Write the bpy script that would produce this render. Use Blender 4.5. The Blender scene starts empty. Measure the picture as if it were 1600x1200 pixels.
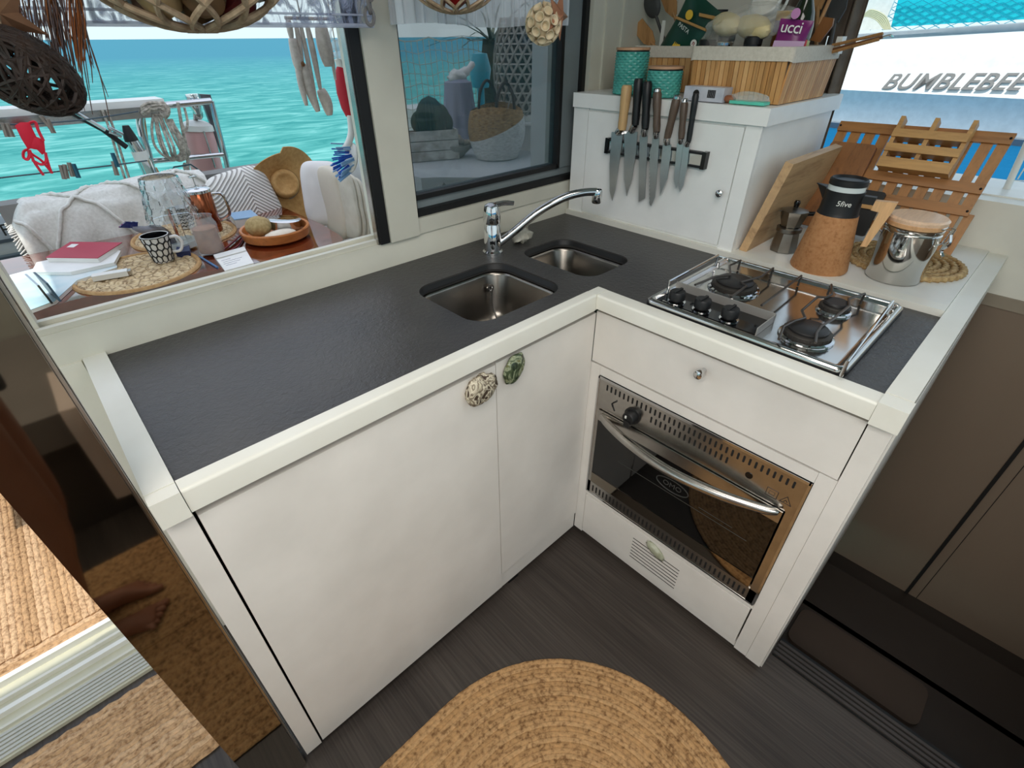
import bpy, bmesh, math, random
from math import sin, cos, pi, radians, sqrt, atan2, tau
from mathutils import Vector, Matrix, noise
random.seed(7)
sc = bpy.context.scene
col = sc.collection
V = Vector

# ------------------------------------------------------------------ camera
CAM = V((-0.95664626, -0.69590186, 1.44361094))
FPX = 772.61
cd = bpy.data.cameras.new('camera'); cam = bpy.data.objects.new('camera', cd); col.objects.link(cam)
cam.location = CAM
cam.rotation_euler = (radians(54.90017507), radians(0.33083505), radians(-43.48948187))
cd.sensor_width = 36.0; cd.lens = FPX / 1600 * 36.0; cd.clip_start = 0.02; cd.clip_end = 20000
sc.camera = cam
ROT = cam.rotation_euler.to_matrix()

def at(u, v, x=None, y=None, z=None):
    """the real point where a photo pixel (1600x1200) meets the plane x=, y= or z="""
    d = ROT @ V(((u - 800) / FPX, -(v - 600) / FPX, -1.0))
    if x is not None: t = (x - CAM.x) / d.x
    elif y is not None: t = (y - CAM.y) / d.y
    else: t = (z - CAM.z) / d.z
    return CAM + d * t

# ------------------------------------------------------------------ world, sun, fill lights, exposure
w = bpy.data.worlds.new('World'); sc.world = w; w.use_nodes = True
nt = w.node_tree; nt.nodes.clear()
o_ = nt.nodes.new('ShaderNodeOutputWorld'); bg = nt.nodes.new('ShaderNodeBackground')
tc = nt.nodes.new('ShaderNodeTexCoord'); sx = nt.nodes.new('ShaderNodeSeparateXYZ'); cr = nt.nodes.new('ShaderNodeValToRGB')
nt.links.new(tc.outputs['Generated'], sx.inputs[0]); nt.links.new(sx.outputs['Z'], cr.inputs[0])
e = cr.color_ramp.elements
e[0].position = 0.0; e[0].color = (0.72, 0.88, 0.93, 1)
e[1].position = 1.0; e[1].color = (0.42, 0.58, 0.82, 1)
n_ = cr.color_ramp.elements.new(0.12); n_.color = (0.76, 0.90, 0.96, 1)
n_ = cr.color_ramp.elements.new(0.45); n_.color = (0.62, 0.77, 0.92, 1)
nt.links.new(cr.outputs[0], bg.inputs[0]); bg.inputs[1].default_value = 1.15
nt.links.new(bg.outputs[0], o_.inputs[0])

sun_d = bpy.data.lights.new('sun', 'SUN'); sun = bpy.data.objects.new('sun', sun_d); col.objects.link(sun)
sun_d.energy = 3.3; sun_d.angle = radians(0.6); sun_d.color = (1.0, 0.95, 0.86)
SUN_FROM = V((-0.385, -0.04, 0.925)).normalized()
sun.rotation_euler = SUN_FROM.to_track_quat('Z', 'Y').to_euler()

def ceiling_fill(loc, sx_, sy_, en, colr=(1, 0.955, 0.91)):  # unseen area light added under the ceiling to brighten the cabin
    d = bpy.data.lights.new('ceiling_fill_light', 'AREA'); o = bpy.data.objects.new('ceiling_fill_light', d); col.objects.link(o)
    d.shape = 'RECTANGLE'; d.size = sx_; d.size_y = sy_; d.energy = en; d.color = colr; o.location = loc
ceiling_fill((-1.5, -1.2, 1.97), 1.0, 1.6, 41)
ceiling_fill((-0.3, -0.5, 1.97), 0.5, 0.5, 4)

vs = sc.view_settings
sc.display_settings.display_device = 'sRGB'
vs.view_transform = 'Standard'; vs.look = 'None'; vs.gamma = 1.0; vs.use_curve_mapping = False; vs.exposure = 0.0
try:
    cy = sc.cycles
    cy.use_denoising = True; cy.max_bounces = 10; cy.diffuse_bounces = 5; cy.glossy_bounces = 5
    cy.transmission_bounces = 8; cy.transparent_max_bounces = 16; cy.caustics_reflective = False; cy.caustics_refractive = False
    cy.sample_clamp_indirect = 6.0
except Exception:
    pass

# ------------------------------------------------------------------ materials
def lin(c):
    c = c / 255.0
    return c / 12.92 if c <= 0.04045 else ((c + 0.055) / 1.055) ** 2.4
def rgb(r, g, b): return (lin(r), lin(g), lin(b), 1.0)

class Mat:
    """small node-building helper around one Principled BSDF"""
    def __init__(s, name, c=(128, 128, 128), rough=0.5, metal=0.0, spec=0.5, alpha=1.0, trans=0.0, ior=1.45, coat=0.0):
        s.m = bpy.data.materials.new(name); s.m.use_nodes = True
        s.t = s.m.node_tree; s.b = s.t.nodes['Principled BSDF']
        s.c = rgb(*c)
        b = s.b.inputs
        b['Base Color'].default_value = s.c; b['Roughness'].default_value = rough; b['Metallic'].default_value = metal
        b['Specular IOR Level'].default_value = spec; b['Alpha'].default_value = alpha
        b['Transmission Weight'].default_value = trans; b['IOR'].default_value = ior; b['Coat Weight'].default_value = coat
    def n(s, kind, **kw):
        k = s.t.nodes.new('ShaderNode' + kind)
        for a, v in kw.items(): setattr(k, a, v)
        return k
    def l(s, a, b): s.t.links.new(a, b)
    def coords(s, scale=(1, 1, 1), rot=(0, 0, 0), kind='Object'):
        t = s.n('TexCoord'); mp = s.n('Mapping')
        mp.inputs['Scale'].default_value = scale; mp.inputs['Rotation'].default_value = rot
        s.l(t.outputs[kind], mp.inputs[0]); return mp.outputs[0]
    def noise(s, scale=10, detail=4, vec=None, rough=0.55, dist=0.0):
        k = s.n('TexNoise'); k.inputs['Scale'].default_value = scale; k.inputs['Detail'].default_value = detail
        k.inputs['Roughness'].default_value = rough; k.inputs['Distortion'].default_value = dist
        s.l(vec if vec is not None else s.coords(), k.inputs['Vector']); return k.outputs['Fac']
    def ramp(s, fac, stops, interp='LINEAR'):
        k = s.n('ValToRGB'); k.color_ramp.interpolation = interp
        el = k.color_ramp.elements
        while len(el) < len(stops): el.new(0.5)
        for i, (p, c) in enumerate(stops):
            el[i].position = p; el[i].color = c if len(c) == 4 else rgb(*c)
        s.l(fac, k.inputs[0]); return k.outputs[0]
    def base(s, sock): s.l(sock, s.b.inputs['Base Color']); return s
    def bump(s, fac, strength=0.2, dist=0.01):
        k = s.n('Bump'); k.inputs['Strength'].default_value = strength; k.inputs['Distance'].default_value = dist
        s.l(fac, k.inputs['Height']); s.l(k.outputs[0], s.b.inputs['Normal']); return s

def mottled(name, c1, c2, scale=12, rough=0.6, bump=0.0, bscale=None, detail=5, stretch=(1, 1, 1), rot=(0, 0, 0), **kw):
    m = Mat(name, c1, rough, **kw)
    vec = m.coords(stretch, rot)
    f = m.noise(scale, detail, vec)
    m.base(m.ramp(f, [(0.3, c1), (0.7, c2)]))
    if bump: m.bump(m.noise(bscale or scale, detail, vec), bump, min(0.004, 0.10 / (bscale or scale)))
    return m.m
def plain(name, c, rough=0.5, **kw): return mottled(name, c, tuple(max(0, int(k * 0.94)) for k in c), 5, rough, **kw)
def wood(name, c1, c2, axis='x', scale=3.0, rough=0.45, bump=0.08, squash=9):
    st = {'x': (1, squash, squash), 'y': (squash, 1, squash), 'z': (squash, squash, 1)}[axis]
    m = Mat(name, c1, rough)
    vec = m.coords(st)
    f = m.noise(scale, 6, vec, 0.6, 0.6); g = m.noise(scale * 5, 3, vec)
    mx = m.n('Math', operation='MULTIPLY_ADD'); mx.inputs[1].default_value = 0.35; m.l(g, mx.inputs[0]); m.l(f, mx.inputs[2])
    m.base(m.ramp(mx.outputs[0], [(0.42, c2), (0.62, c1), (0.85, tuple(min(255, int(k * 1.08)) for k in c1))]))
    m.bump(f, bump, 0.003)
    return m.m
def glass(name, c=(235, 245, 245), rough=0.02, alpha=0.25):
    m = Mat(name, c, rough, alpha=alpha, spec=0.8); return m.m
def printed(name, c, rough=0.45): return Mat(name, c, rough).m

MT = {}
MT['white'] = plain('white_gelcoat', (234, 233, 226), 0.32)
MT['white_front'] = plain('white_lacquer', (233, 229, 222), 0.38)
MT['bright'] = plain('white_lacquer_lit', (246, 247, 244), 0.35)  # cabinet lacquer lightened for the knife cabinet, standing in for stronger light
MT['cream'] = plain('cream_gelcoat', (230, 227, 214), 0.4)
MT['alu'] = plain('cream_aluminium', (212, 210, 196), 0.42)
MT['trim'] = mottled('white_trim', (230, 229, 220), (222, 220, 208), 6, 0.28)
MT['dark'] = plain('dark_gap', (22, 20, 18), 0.8)
MT['black'] = plain('black_rubber', (20, 20, 21), 0.5)
MT['blackgloss'] = plain('black_gloss', (10, 10, 11), 0.12)
MT['steel'] = mottled('brushed_steel', (190, 186, 180), (172, 168, 162), 30, 0.22, metal=1.0)
MT['polish'] = Mat('polished_steel', (205, 205, 205), 0.07, 1.0).m
MT['chrome'] = Mat('chrome', (215, 215, 215), 0.05, 1.0).m
MT['taupe'] = mottled('taupe_laminate', (130, 114, 98), (122, 106, 91), 3, 0.38, stretch=(1, 1, 0.3))
MT['ceiling'] = plain('ceiling_vinyl', (225, 222, 212), 0.6)

m = Mat('worktop_slate', (56, 55, 55), 0.34, spec=0.5)
vec = m.coords()
f = m.noise(5, 5, vec); g = m.noise(95, 4, vec, .6, .6); h = m.noise(420, 2, vec)
c0 = m.ramp(f, [(0.3, (50, 49, 49)), (0.72, (68, 66, 64))])
mx = m.n('MixRGB'); mx.blend_type = 'MIX'; fac = m.ramp(h, [(0.68, (0, 0, 0)), (0.78, (60, 60, 60))])
m.l(fac, mx.inputs[0]); m.l(c0, mx.inputs[1]); mx.inputs[2].default_value = rgb(170, 168, 160); m.base(mx.outputs[0])
rr = m.n('MapRange'); rr.inputs[3].default_value = 0.27; rr.inputs[4].default_value = 0.42; m.l(f, rr.inputs[0]); m.l(rr.outputs[0], m.b.inputs['Roughness'])
m.bump(g, 0.55, 0.003); MT['worktop'] = m.m

m = Mat('dark_floor_laminate', (60, 52, 46), 0.42)
vec = m.coords((60, 1.2, 1)); f = m.noise(3, 6, vec); g = m.noise(1.2, 2, m.coords((6, 0.6, 1)))
mx = m.n('MixRGB'); mx.inputs[0].default_value = 0.45; m.l(f, mx.inputs[1]); m.l(g, mx.inputs[2])
m.base(m.ramp(mx.outputs[0], [(0.36, (46, 40, 36)), (0.5, (62, 55, 50)), (0.62, (74, 67, 61))])); m.bump(f, 0.12, 0.002); MT['floor'] = m.m

# ------------------------------------------------------------------ mesh helpers
class MB:
    def __init__(s): s.b = bmesh.new()
    def face(s, pts):
        try: return s.b.faces.new([s.b.verts.new(p) for p in pts])
        except ValueError: return None
    def box(s, x0, x1, y0, y1, z0, z1, M=None):
        P = [V((x, y, z)) for x in (x0, x1) for y in (y0, y1) for z in (z0, z1)]
        if M is not None: P = [M @ p for p in P]
        v = [s.b.verts.new(p) for p in P]
        for q in ((0, 1, 3, 2), (4, 6, 7, 5), (0, 4, 5, 1), (2, 3, 7, 6), (0, 2, 6, 4), (1, 5, 7, 3)):
            s.b.faces.new([v[i] for i in q])
        return s
    def prism(s, pts, ext):
        """closed polygon pts extruded by vector ext"""
        ext = V(ext); a = [s.b.verts.new(V(p)) for p in pts]; b = [s.b.verts.new(V(p) + ext) for p in pts]
        n = len(pts)
        s.b.faces.new(a[::-1]); s.b.faces.new(b)
        for i in range(n): s.b.faces.new([a[i], a[(i + 1) % n], b[(i + 1) % n], b[i]])
        return s
    def tube(s, pts, r, seg=8, closed=False, cap=True, flat=1.0):
        pts = [V(p) for p in pts]; n = len(pts)
        rr = r if isinstance(r, (list, tuple)) else [r] * n
        rings = []; up = None
        for i, p in enumerate(pts):
            a = pts[i - 1] if (i > 0 or closed) else p; b = pts[(i + 1) % n] if (i < n - 1 or closed) else p
            d = (b - a)
            if d.length < 1e-9: d = V((0, 0, 1))
            d.normalize()
            if up is None:
                up = d.orthogonal().normalized()
            u = (up - d * up.dot(d))
            u = u.normalized() if u.length > 1e-6 else d.orthogonal().normalized()
            up = u; wv = d.cross(u)
            rings.append([s.b.verts.new(p + (u * cos(tau * k / seg) * flat + wv * sin(tau * k / seg)) * rr[i]) for k in range(seg)])
        for i in range(n if closed else n - 1):
            A = rings[i]; B = rings[(i + 1) % n]
            for k in range(seg): s.b.faces.new([A[k], A[(k + 1) % seg], B[(k + 1) % seg], B[k]])
        if cap and not closed:
            s.b.faces.new(rings[0][::-1]); s.b.faces.new(rings[-1])
        return s
    def lathe(s, prof, c=(0, 0, 0), seg=28, M=None, sxy=(1, 1)):
        c = V(c); rings = []
        for (r, z) in prof:
            if r < 1e-6: R = [V((0, 0, z))]
            else: R = [V((r * cos(tau * k / seg) * sxy[0], r * sin(tau * k / seg) * sxy[1], z)) for k in range(seg)]
            rings.append([s.b.verts.new((M @ p if M is not None else p) + c) for p in R])
        for A, B in zip(rings, rings[1:]):
            if len(A) == 1 and len(B) == 1: continue
            for k in range(seg):
                k2 = (k + 1) % seg
                if len(A) == 1: s.b.faces.new([A[0], B[k2], B[k]])
                elif len(B) == 1: s.b.faces.new([A[k], A[k2], B[0]])
                else: s.b.faces.new([A[k], A[k2], B[k2], B[k]])
        return s
    def grid(s, fn, nu, nv, wrapu=False):
        g = [[s.b.verts.new(V(fn(i / (nu if wrapu else nu - 1), j / (nv - 1)))) for j in range(nv)] for i in range(nu)]
        for i in range(nu if wrapu else nu - 1):
            for j in range(nv - 1):
                i2 = (i + 1) % nu
                s.b.faces.new([g[i][j], g[i2][j], g[i2][j + 1], g[i][j + 1]])
        return s
    def ball(s, c, r, seg=16, rings=10, scale=(1, 1, 1), bump=0.0, M=None, seed=0.0, bfreq=3.0):
        c = V(c)
        def fn(u, v):
            th = pi * v; ph = tau * u
            p = V((sin(th) * cos(ph), sin(th) * sin(ph), cos(th)))
            k = 1 + (bump * noise.noise(p * bfreq + V((seed, seed, seed))) if bump else 0)
            q = V((p.x * scale[0], p.y * scale[1], p.z * scale[2])) * (r * k)
            return c + (M @ q if M is not None else q)
        s.grid(fn, seg, rings, True); bmesh.ops.remove_doubles(s.b, verts=s.b.verts[:], dist=1e-6)
        return s
    def solid(s, th):
        """give an open sheet thickness"""
        bm = s.b; bmesh.ops.recalc_face_normals(bm, faces=bm.faces[:]); bm.normal_update()
        fs = bm.faces[:]; be = [(e.verts[0], e.verts[1]) for e in bm.edges if len(e.link_faces) == 1]
        mp = {v: bm.verts.new(v.co + v.normal * th) for v in bm.verts[:]}
        for f in fs: bm.faces.new([mp[v] for v in reversed(f.verts)])
        for a, c in be: bm.faces.new([a, c, mp[c], mp[a]])
        return s
    def bevel(s, wd, seg=2, ang=35):
        ed = [e for e in s.b.edges if len(e.link_faces) == 2 and e.calc_face_angle(0) > radians(ang)]
        if ed: bmesh.ops.bevel(s.b, geom=ed, offset=wd, segments=seg, affect='EDGES', profile=0.5, clamp_overlap=True)
        return s
    def mesh(s, name, mat, ang=40):
        bmesh.ops.recalc_face_normals(s.b, faces=s.b.faces[:])
        for f in s.b.faces: f.smooth = True
        for e in s.b.edges: e.smooth = not (len(e.link_faces) == 2 and e.calc_face_angle(0) > radians(ang))
        me = bpy.data.meshes.new(name); s.b.to_mesh(me); s.b.free()
        if mat is not None: me.materials.append(mat)
        return me

def link(name, me, parent=None, **props):
    o = bpy.data.objects.new(name, me); col.objects.link(o)
    if parent is not None:
        o.parent = parent
        mw = parent.location if parent.parent is None else parent.parent.location
        if parent.parent is None and parent.type == 'EMPTY':
            o.matrix_parent_inverse = Matrix.Translation(-parent.location)
    for k, v in props.items(): o[k] = v
    return o
def part(name, mb, mat, parent, ang=40, **props):
    return link(name, mb.mesh(name, mat, ang), parent, **props)
def thing(name, label, cat, loc, group=None):
    o = bpy.data.objects.new(name, None); col.objects.link(o); o.empty_display_size = 0.05
    o.location = V(loc); o['label'] = label; o['category'] = cat
    if group: o['group'] = group
    return o
def single(name, mb, mat, label, cat, group=None, ang=40, **props):
    o = link(name, mb.mesh(name, mat, ang)); o['label'] = label; o['category'] = cat
    if group: o['group'] = group
    for k, v in props.items(): o[k] = v
    return o
def struct(name, mb, mat, parent=None, ang=40):
    return link(name, mb.mesh(name, mat, ang), parent, **({} if parent is not None else {'kind': 'structure'}))
def kids(o): return [c for c in col.objects if c.parent == o]
def copy_thing(o, off, label, parent=None):
    c = o.copy(); col.objects.link(c)
    if parent is None:
        c.location = o.location + V(off); c['label'] = label
    else: c.parent = parent
    for ch in kids(o): copy_thing(ch, off, None, c)
    return c
def rrect(x0, x1, y0, y1, r, n=5):
    """rounded rectangle outline, counter-clockwise"""
    P = []
    for cx, cy, a0 in ((x1 - r, y0 + r, -90), (x1 - r, y1 - r, 0), (x0 + r, y1 - r, 90), (x0 + r, y0 + r, 180)):
        for k in range(n + 1):
            a = radians(a0 + 90 * k / n); P.append((cx + r * cos(a), cy + r * sin(a)))
    return P
def text_mesh(txt, size, ext=0.0008, shear=0.0, font=None, space=1.0, bold=0.0):
    c = bpy.data.curves.new('t', 'FONT'); c.body = txt; c.size = size; c.extrude = ext; c.shear = shear
    c.offset = bold; c.align_x = 'CENTER'; c.align_y = 'CENTER'; c.resolution_u = 3; c.space_character = space
    o = bpy.data.objects.new('t', c); col.objects.link(o)
    dg = bpy.context.evaluated_depsgraph_get(); me = bpy.data.meshes.new_from_object(o.evaluated_get(dg))
    bpy.data.objects.remove(o); bpy.data.curves.remove(c)
    return me
def lettering(name, txt, size, origin, xdir, ydir, mat, parent, shear=0.0, ext=0.0008, space=1.0, bold=0.0, **props):
    me = text_mesh(txt, size, ext, shear, space=space, bold=bold)
    X = V(xdir).normalized(); Y = (V(ydir) - X * V(ydir).dot(X)).normalized(); Z = X.cross(Y)
    M = Matrix.Translation(V(origin)) @ Matrix((X, Y, Z)).transposed().to_4x4()
    me.transform(M); me.materials.clear(); me.materials.append(mat)
    return link(name, me, parent, **props)
def spline(pts, n=8, closed=False):
    """Catmull-Rom through the points"""
    P = [V(p) for p in pts]; out = []
    m_ = len(P)
    for i in range(m_ if closed else m_ - 1):
        p0 = P[i - 1] if (i > 0 or closed) else P[0]; p1 = P[i]; p2 = P[(i + 1) % m_]
        p3 = P[(i + 2) % m_] if (i + 2 < m_ or closed) else P[-1]
        for k in range(n):
            t = k / n
            out.append(0.5 * ((2 * p1) + (p2 - p0) * t + (2 * p0 - 5 * p1 + 4 * p2 - p3) * t * t + (3 * p1 - p0 - 3 * p2 + p3) * t ** 3))
    if not closed: out.append(P[-1])
    return out
# ================================================================== SETTING
b = MB(); b.prism([(-3, -3, -.03), (.112, -3, -.03), (.112, -.665, -.03), (.44, -.665, -.03), (.44, .5, -.03), (-3, .5, -.03)], (0, 0, .03))
struct('floor', b, MT['floor'])
b = MB(); b.box(-3, 1.6, .50, 3.0, -.06, -.002); struct('floor', b, MT['cream'])
b = MB(); b.box(-3.2, 1.15, -3.1, .60, 1.98, 2.06);struct('ceiling', b, MT['ceiling'])
# unseen cockpit awning, made translucent to lift the daylight underneath
m = Mat('awning_diffuser', (222, 222, 240), .8); tl = m.n('BsdfTranslucent'); tl.inputs[0].default_value = rgb(244, 242, 252)
ms = m.n('MixShader'); ms.inputs[0].default_value = .8; m.l(m.b.outputs[0], ms.inputs[1]); m.l(tl.outputs[0], ms.inputs[2]); m.l(ms.outputs[0], m.t.nodes['Material Output'].inputs[0])
b = MB(); b.grid(lambda u, v: (-1.56 + 2.71 * u, .60 + 2.25 * v, 2.02 + .05 * sin(pi * v)), 12, 10); struct('ceiling', b, m.m)
# walls away from the camera's view: left and front, with wide window openings
b = MB(); b.box(-2.1, -2.02, -3, .5, 0, .62); b.box(-2.1, -2.02, -3, .5, 1.93, 1.98); b.box(-2.1, -2.02, -3, -2.85, .62, 1.93); b.box(-2.1, -2.02, .38, .5, .62, 1.93); struct('wall_left', b, MT['cream'])
b = MB(); b.box(-3, .98, -3.1, -3, -.8, .8); b.box(-3, .98, -3.1, -3, 1.92, 1.98); b.box(-3, -2.9, -3.1, -3, .8, 1.92); b.box(.9, .98, -3.1, -3, .8, 1.92); struct('wall_front', b, MT['cream'])
# window wall behind the counter: sill, jamb, pillar, second window
b = MB(); b.box(-1.07, 1.0, .50, .60, 0, .955)
b.prism([(-1.07, .492, .90), (-1.07, .492, .945), (-1.07, .505, .968), (-1.07, .507, .985), (-1.07, .60, .985), (-1.07, .60, .90)], (2.07, 0, 0))
b.box(-1.07, -.295, .512, .524, .985, .996); b.box(-1.07, -.295, .56, .572, .985, .994)
wb = struct('wall_back', b, MT['alu'])
b = MB(); b.box(-1.075, -1.008, .485, .60, 0, .925).bevel(.004); struct('trim_1', b, MT['cream'])
b = MB(); b.box(-1.10, -1.04, .53, .60, .0, 1.98).bevel(.004); struct('trim_2', b, MT['alu'])
b = MB(); b.box(-.285, -.192, .492, .60, .985, 1.98).bevel(.003); struct('trim_3', b, MT['alu'])
w1 = MB(); w1.box(-.314, -.286, .497, .525, .985, 1.98); w1 = struct('window_1', w1, MT['black'])
b = MB(); b.box(-.319, -.3145, .503, .522, .985, 1.98); struct('frame', b, MT['steel'], w1)
b = MB(); b.box(-.192, 1.0, .50, .60, .985, 1.028).bevel(.003); b.box(.515, 1.0, .495, .60, 1.02, 1.98); b.box(.57, .585, .488, .495, 1.02, 1.98); b.box(.66, .675, .488, .495, 1.02, 1.98)
struct('trim_4', b, MT['alu'])
b = MB()
b.box(-.192, -.178, .51, .575, 1.028, 1.98); b.box(.497, .515, .51, .575, 1.028, 1.98); b.box(-.192, .515, .51, .575, 1.028, 1.046)
b.box(-.178, .41, .52, .56, 1.070, 1.084); b.box(.405, .419, .52, .56, 1.07, 1.98)
w2 = struct('window_2', b, MT['black'])
b = MB(); b.box(-.178, .497, .53, .57, 1.046, 1.070); b.box(.419, .497, .525, .57, 1.07, 1.98); struct('sash', b, plain('grey_sash', (128, 138, 140), .3), w2)
pm = Mat('tinted_pane', (52, 78, 84), .03, alpha=.42, spec=.6).m
b = MB(); b.box(-.178, .405, .538, .544, 1.084, 1.98); struct('pane', b, pm, w2)
# right hull wall: taupe below, cream above, window opening
b = MB(); b.box(.98, 1.05, -1.40, .6, -.80, .79); struct('wall_right', b, MT['taupe'])
b = MB(); b.box(.975, .98, -3.0, .6, .785, .82); struct('trim_5', b, plain('beige_trim', (150, 139, 122), .45))
b = MB(); b.box(.98, 1.05, -3, .6, .80, 1.062); b.box(.98, 1.05, -.02, .6, 1.06, 1.98); b.box(.98, 1.05, -3, -2.0, 1.06, 1.98); b.box(.98, 1.05, -2.0, -.02, 1.9, 1.98); struct('wall_right', b, MT['cream'])
b = MB(); b.box(.972, .98, -.955, -.945, -.80, .785); b.box(.9785, .98, -.985, -.983, -.80, .785); struct('trim_6', b, MT['dark'])
b = MB(); b.box(.972, .98, -.958, -.60, -.80, -.79); struct('baseboard_right', b, plain('satin_strip', (190, 185, 178), .3))
b = MB(); b.box(.10, .98, -1.45, -1.40, -1.0, .9); struct('wall_near', b, MT['taupe'])
# companionway steps down to the hull
dk = plain('dark_step', (44, 37, 32), .45)
b = MB(); b.box(.112, .70, -1.40, -.66, -.23, -.20); b.box(.112, .13, -1.40, -.66, -.20, -.03); b.box(.46, .48, -1.40, -.66, -.40, -.2); b.box(.46, .98, -1.4, -.66, -.43, -.40); b.box(.70, .98, -1.4, -.5, -.82, -.80)
st = struct('staircase', b, dk)
nb = MB()
nb.box(.062, .128, -1.40, -.685, 0, .004); struct('nosing', nb, MT['black'], st)
for k in range(4):
    b = MB(); b.box(.066 + k * .014, .074 + k * .014, -1.40, -.685, .003, .009).bevel(.002, 1); struct('nosing_rib', b, plain('nosing_rib', (66, 60, 57), .45), st)
b = MB(); b.prism([(x, y, -.20) for x, y in rrect(.285, .44, -1.06, -.69, .03)], (0, 0, .012)); struct('tread_mat', b, plain('tread_mat', (62, 50, 42), .7), st)
# sliding-door sill track
b = MB(); b.box(-3, -1.02, .49, .725, 0, .012); t = struct('trim_7', b, plain('track_metal', (200, 198, 178), .4))
for y0, y1, z1, mm in ((.708, .724, .034, 'white'), (.655, .664, .026, 'cream'), (.612, .626, .030, 'white'), (.575, .583, .020, 'alu')):
    b = MB(); b.box(-3, -1.02, y0, y1, .012, z1).bevel(.002, 1); struct('track_rail', b, MT[mm], t)
for k in range(6):
    b = MB(); b.box(-3, -1.02, .496 + k * .012, .503 + k * .012, .012, .017).bevel(.001, 1); struct('track_rib', b, plain('ribbed_step', (186, 186, 178), .4), t)

# ================================================================== BASE CABINETS, WORKTOP
W = MT['white_front']
C = thing('sink_base_cabinet', 'white two-door base cabinet under the sinks with stone door knobs', 'cabinet', (-.5, .2, 0))
b = MB(); b.box(-1.0, -.018, .006, .488, .085, .10); b.box(-1.0, -.018, .47, .488, .10, .885); b.box(-.036, -.018, .006, .47, .10, .885); b.box(-.98, -.018, .006, .03, .862, .885)
part('carcass', b, MT['dark'], C)
b = MB(); b.box(-.96, .0, .05, .48, .0, .085); part('plinth', b, MT['dark'], C)
b = MB(); b.box(-1.003, -.966, -.016, .485, .03, .868).bevel(.003); part('end_post', b, W, C)
d1 = MB(); d1.box(-.9615, -.3665, -.016, .004, .037, .862).bevel(.0025); d1 = part('door', d1, W, C)
d2 = MB(); d2.box(-.3635, -.0185, -.015, .004, .10, .864).bevel(.0025); d2 = part('door', d2, W, C)
b = MB(); b.box(-.3635, -.02, -.011, .006, .028, .096).bevel(.002); part('plinth_strip', b, W, C)
# stone knobs glued to the doors
m = Mat('brown_stone', (150, 135, 110), .6); vec = m.coords(); f = m.noise(20, 2, vec, .45, 3.2)
m.base(m.ramp(f, [(.38, (70, 56, 44)), (.45, (222, 212, 188)), (.52, (92, 76, 60)), (.60, (214, 204, 178)), (.70, (90, 74, 58))])); m.bump(f, .9, .01); stone1 = m.m
m = Mat('green_stone', (78, 88, 66), .25); vec = m.coords(); f = m.noise(30, 5, vec, .6, 2.0)
m.base(m.ramp(f, [(.38, (40, 50, 38)), (.5, (74, 86, 60)), (.58, (150, 158, 130)), (.64, (92, 98, 60)), (.75, (128, 116, 72))])); stone2 = m.m
b = MB(); b.ball((-.416, -.026, .828), .043, 26, 16, (1, .36, .86), .16, seed=2.0); part('knob', b, stone1, d1, 80, label='brown ridged fossil stone glued on as door knob')
a = radians(30); Mr = Matrix.Rotation(a, 3, 'Y')
b = MB(); b.ball((-.318, -.024, .834), .036, 26, 16, (.80, .36, 1.08), .10, Mr, 5.0, 2.0); part('knob', b, stone2, d2, 80, label='polished green marbled stone glued on as door knob')
b = MB(); b.box(-.325, -.285, -.005, .035, 0, .05).bevel(.006); b.tube([(-.305, .015, .05), (-.305, .015, .085)], .008); part('foot', b, MT['black'], C)

R_ = thing('oven_base_cabinet', 'white base cabinet around the oven with one wide drawer below the hob', 'cabinet', (.2, -.35, 0))
b = MB(); b.box(.006, .43, -.66, -.012, .04, .06); b.box(.41, .43, -.66, -.012, .06, .885); b.box(.006, .41, -.66, -.64, .06, .885); b.box(.006, .41, -.03, -.012, .06, .885); b.box(.006, .41, -.64, -.03, .70, .712); part('carcass', b, plain('grey_carcass', (120, 116, 110), .6), R_)
for nm, bx in (('stile', (-.018, .006, -.676, -.637, .03, .876)), ('stile', (-.0165, .006, -.6365, -.602, .03, .718)), ('stile', (-.0165, .006, -.046, -.012, .03, .716)), ('rail', (-.0165, .006, -.6015, -.0465, .688, .716)),
               ('rail', (-.0165, .006, -.6015, -.0465, .222, .241)), ('kick_rail', (-.012, .006, -.601, -.047, .03, .052))):
    b = MB(); b.box(*bx); part(nm, b.bevel(.0015, 1), W, R_)
b = MB(); b.box(.007, .95, -.680, -.662, -.2, .858); part('end_panel', b, W, R_)
dr = MB(); dr.box(-.0175, .004, -.6345, -.0165, .722, .870).bevel(.0025); dr = part('drawer', dr, W, R_)
b = MB(); My = Matrix.Rotation(-pi / 2, 3, 'Y')
b.lathe([(.0, 0), (.006, 0), (.006, .010), (.010, .014), (.0125, .022), (.010, .030), (.004, .033), (0, .033)], (-.0175, -.322, .834), 18, My); part('knob', b, MT['chrome'], dr)
d3 = MB(); d3.box(-.0175, .004, -.598, -.048, .054, .216).bevel(.004); d3 = part('vent_drawer', d3, W, R_)
b = MB(); b.ball((-.021, -.318, .190), .033, 22, 12, (.28, 1.05, .52), .2, Matrix.Rotation(radians(28), 3, 'X'), 3.0); part('knob', b, mottled('shell_green', (142, 146, 120), (196, 196, 176), 40, .35, .4), d3, 80, label='small grey green shell knob')
for k in range(7):
    b = MB(); b.box(-.0182, -.0165, -.400 + .003 * k * 0, -.240, .172 - k * .0145, .1745 - k * .0145); part('vent_slot', b, MT['dark'], d3)

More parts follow.
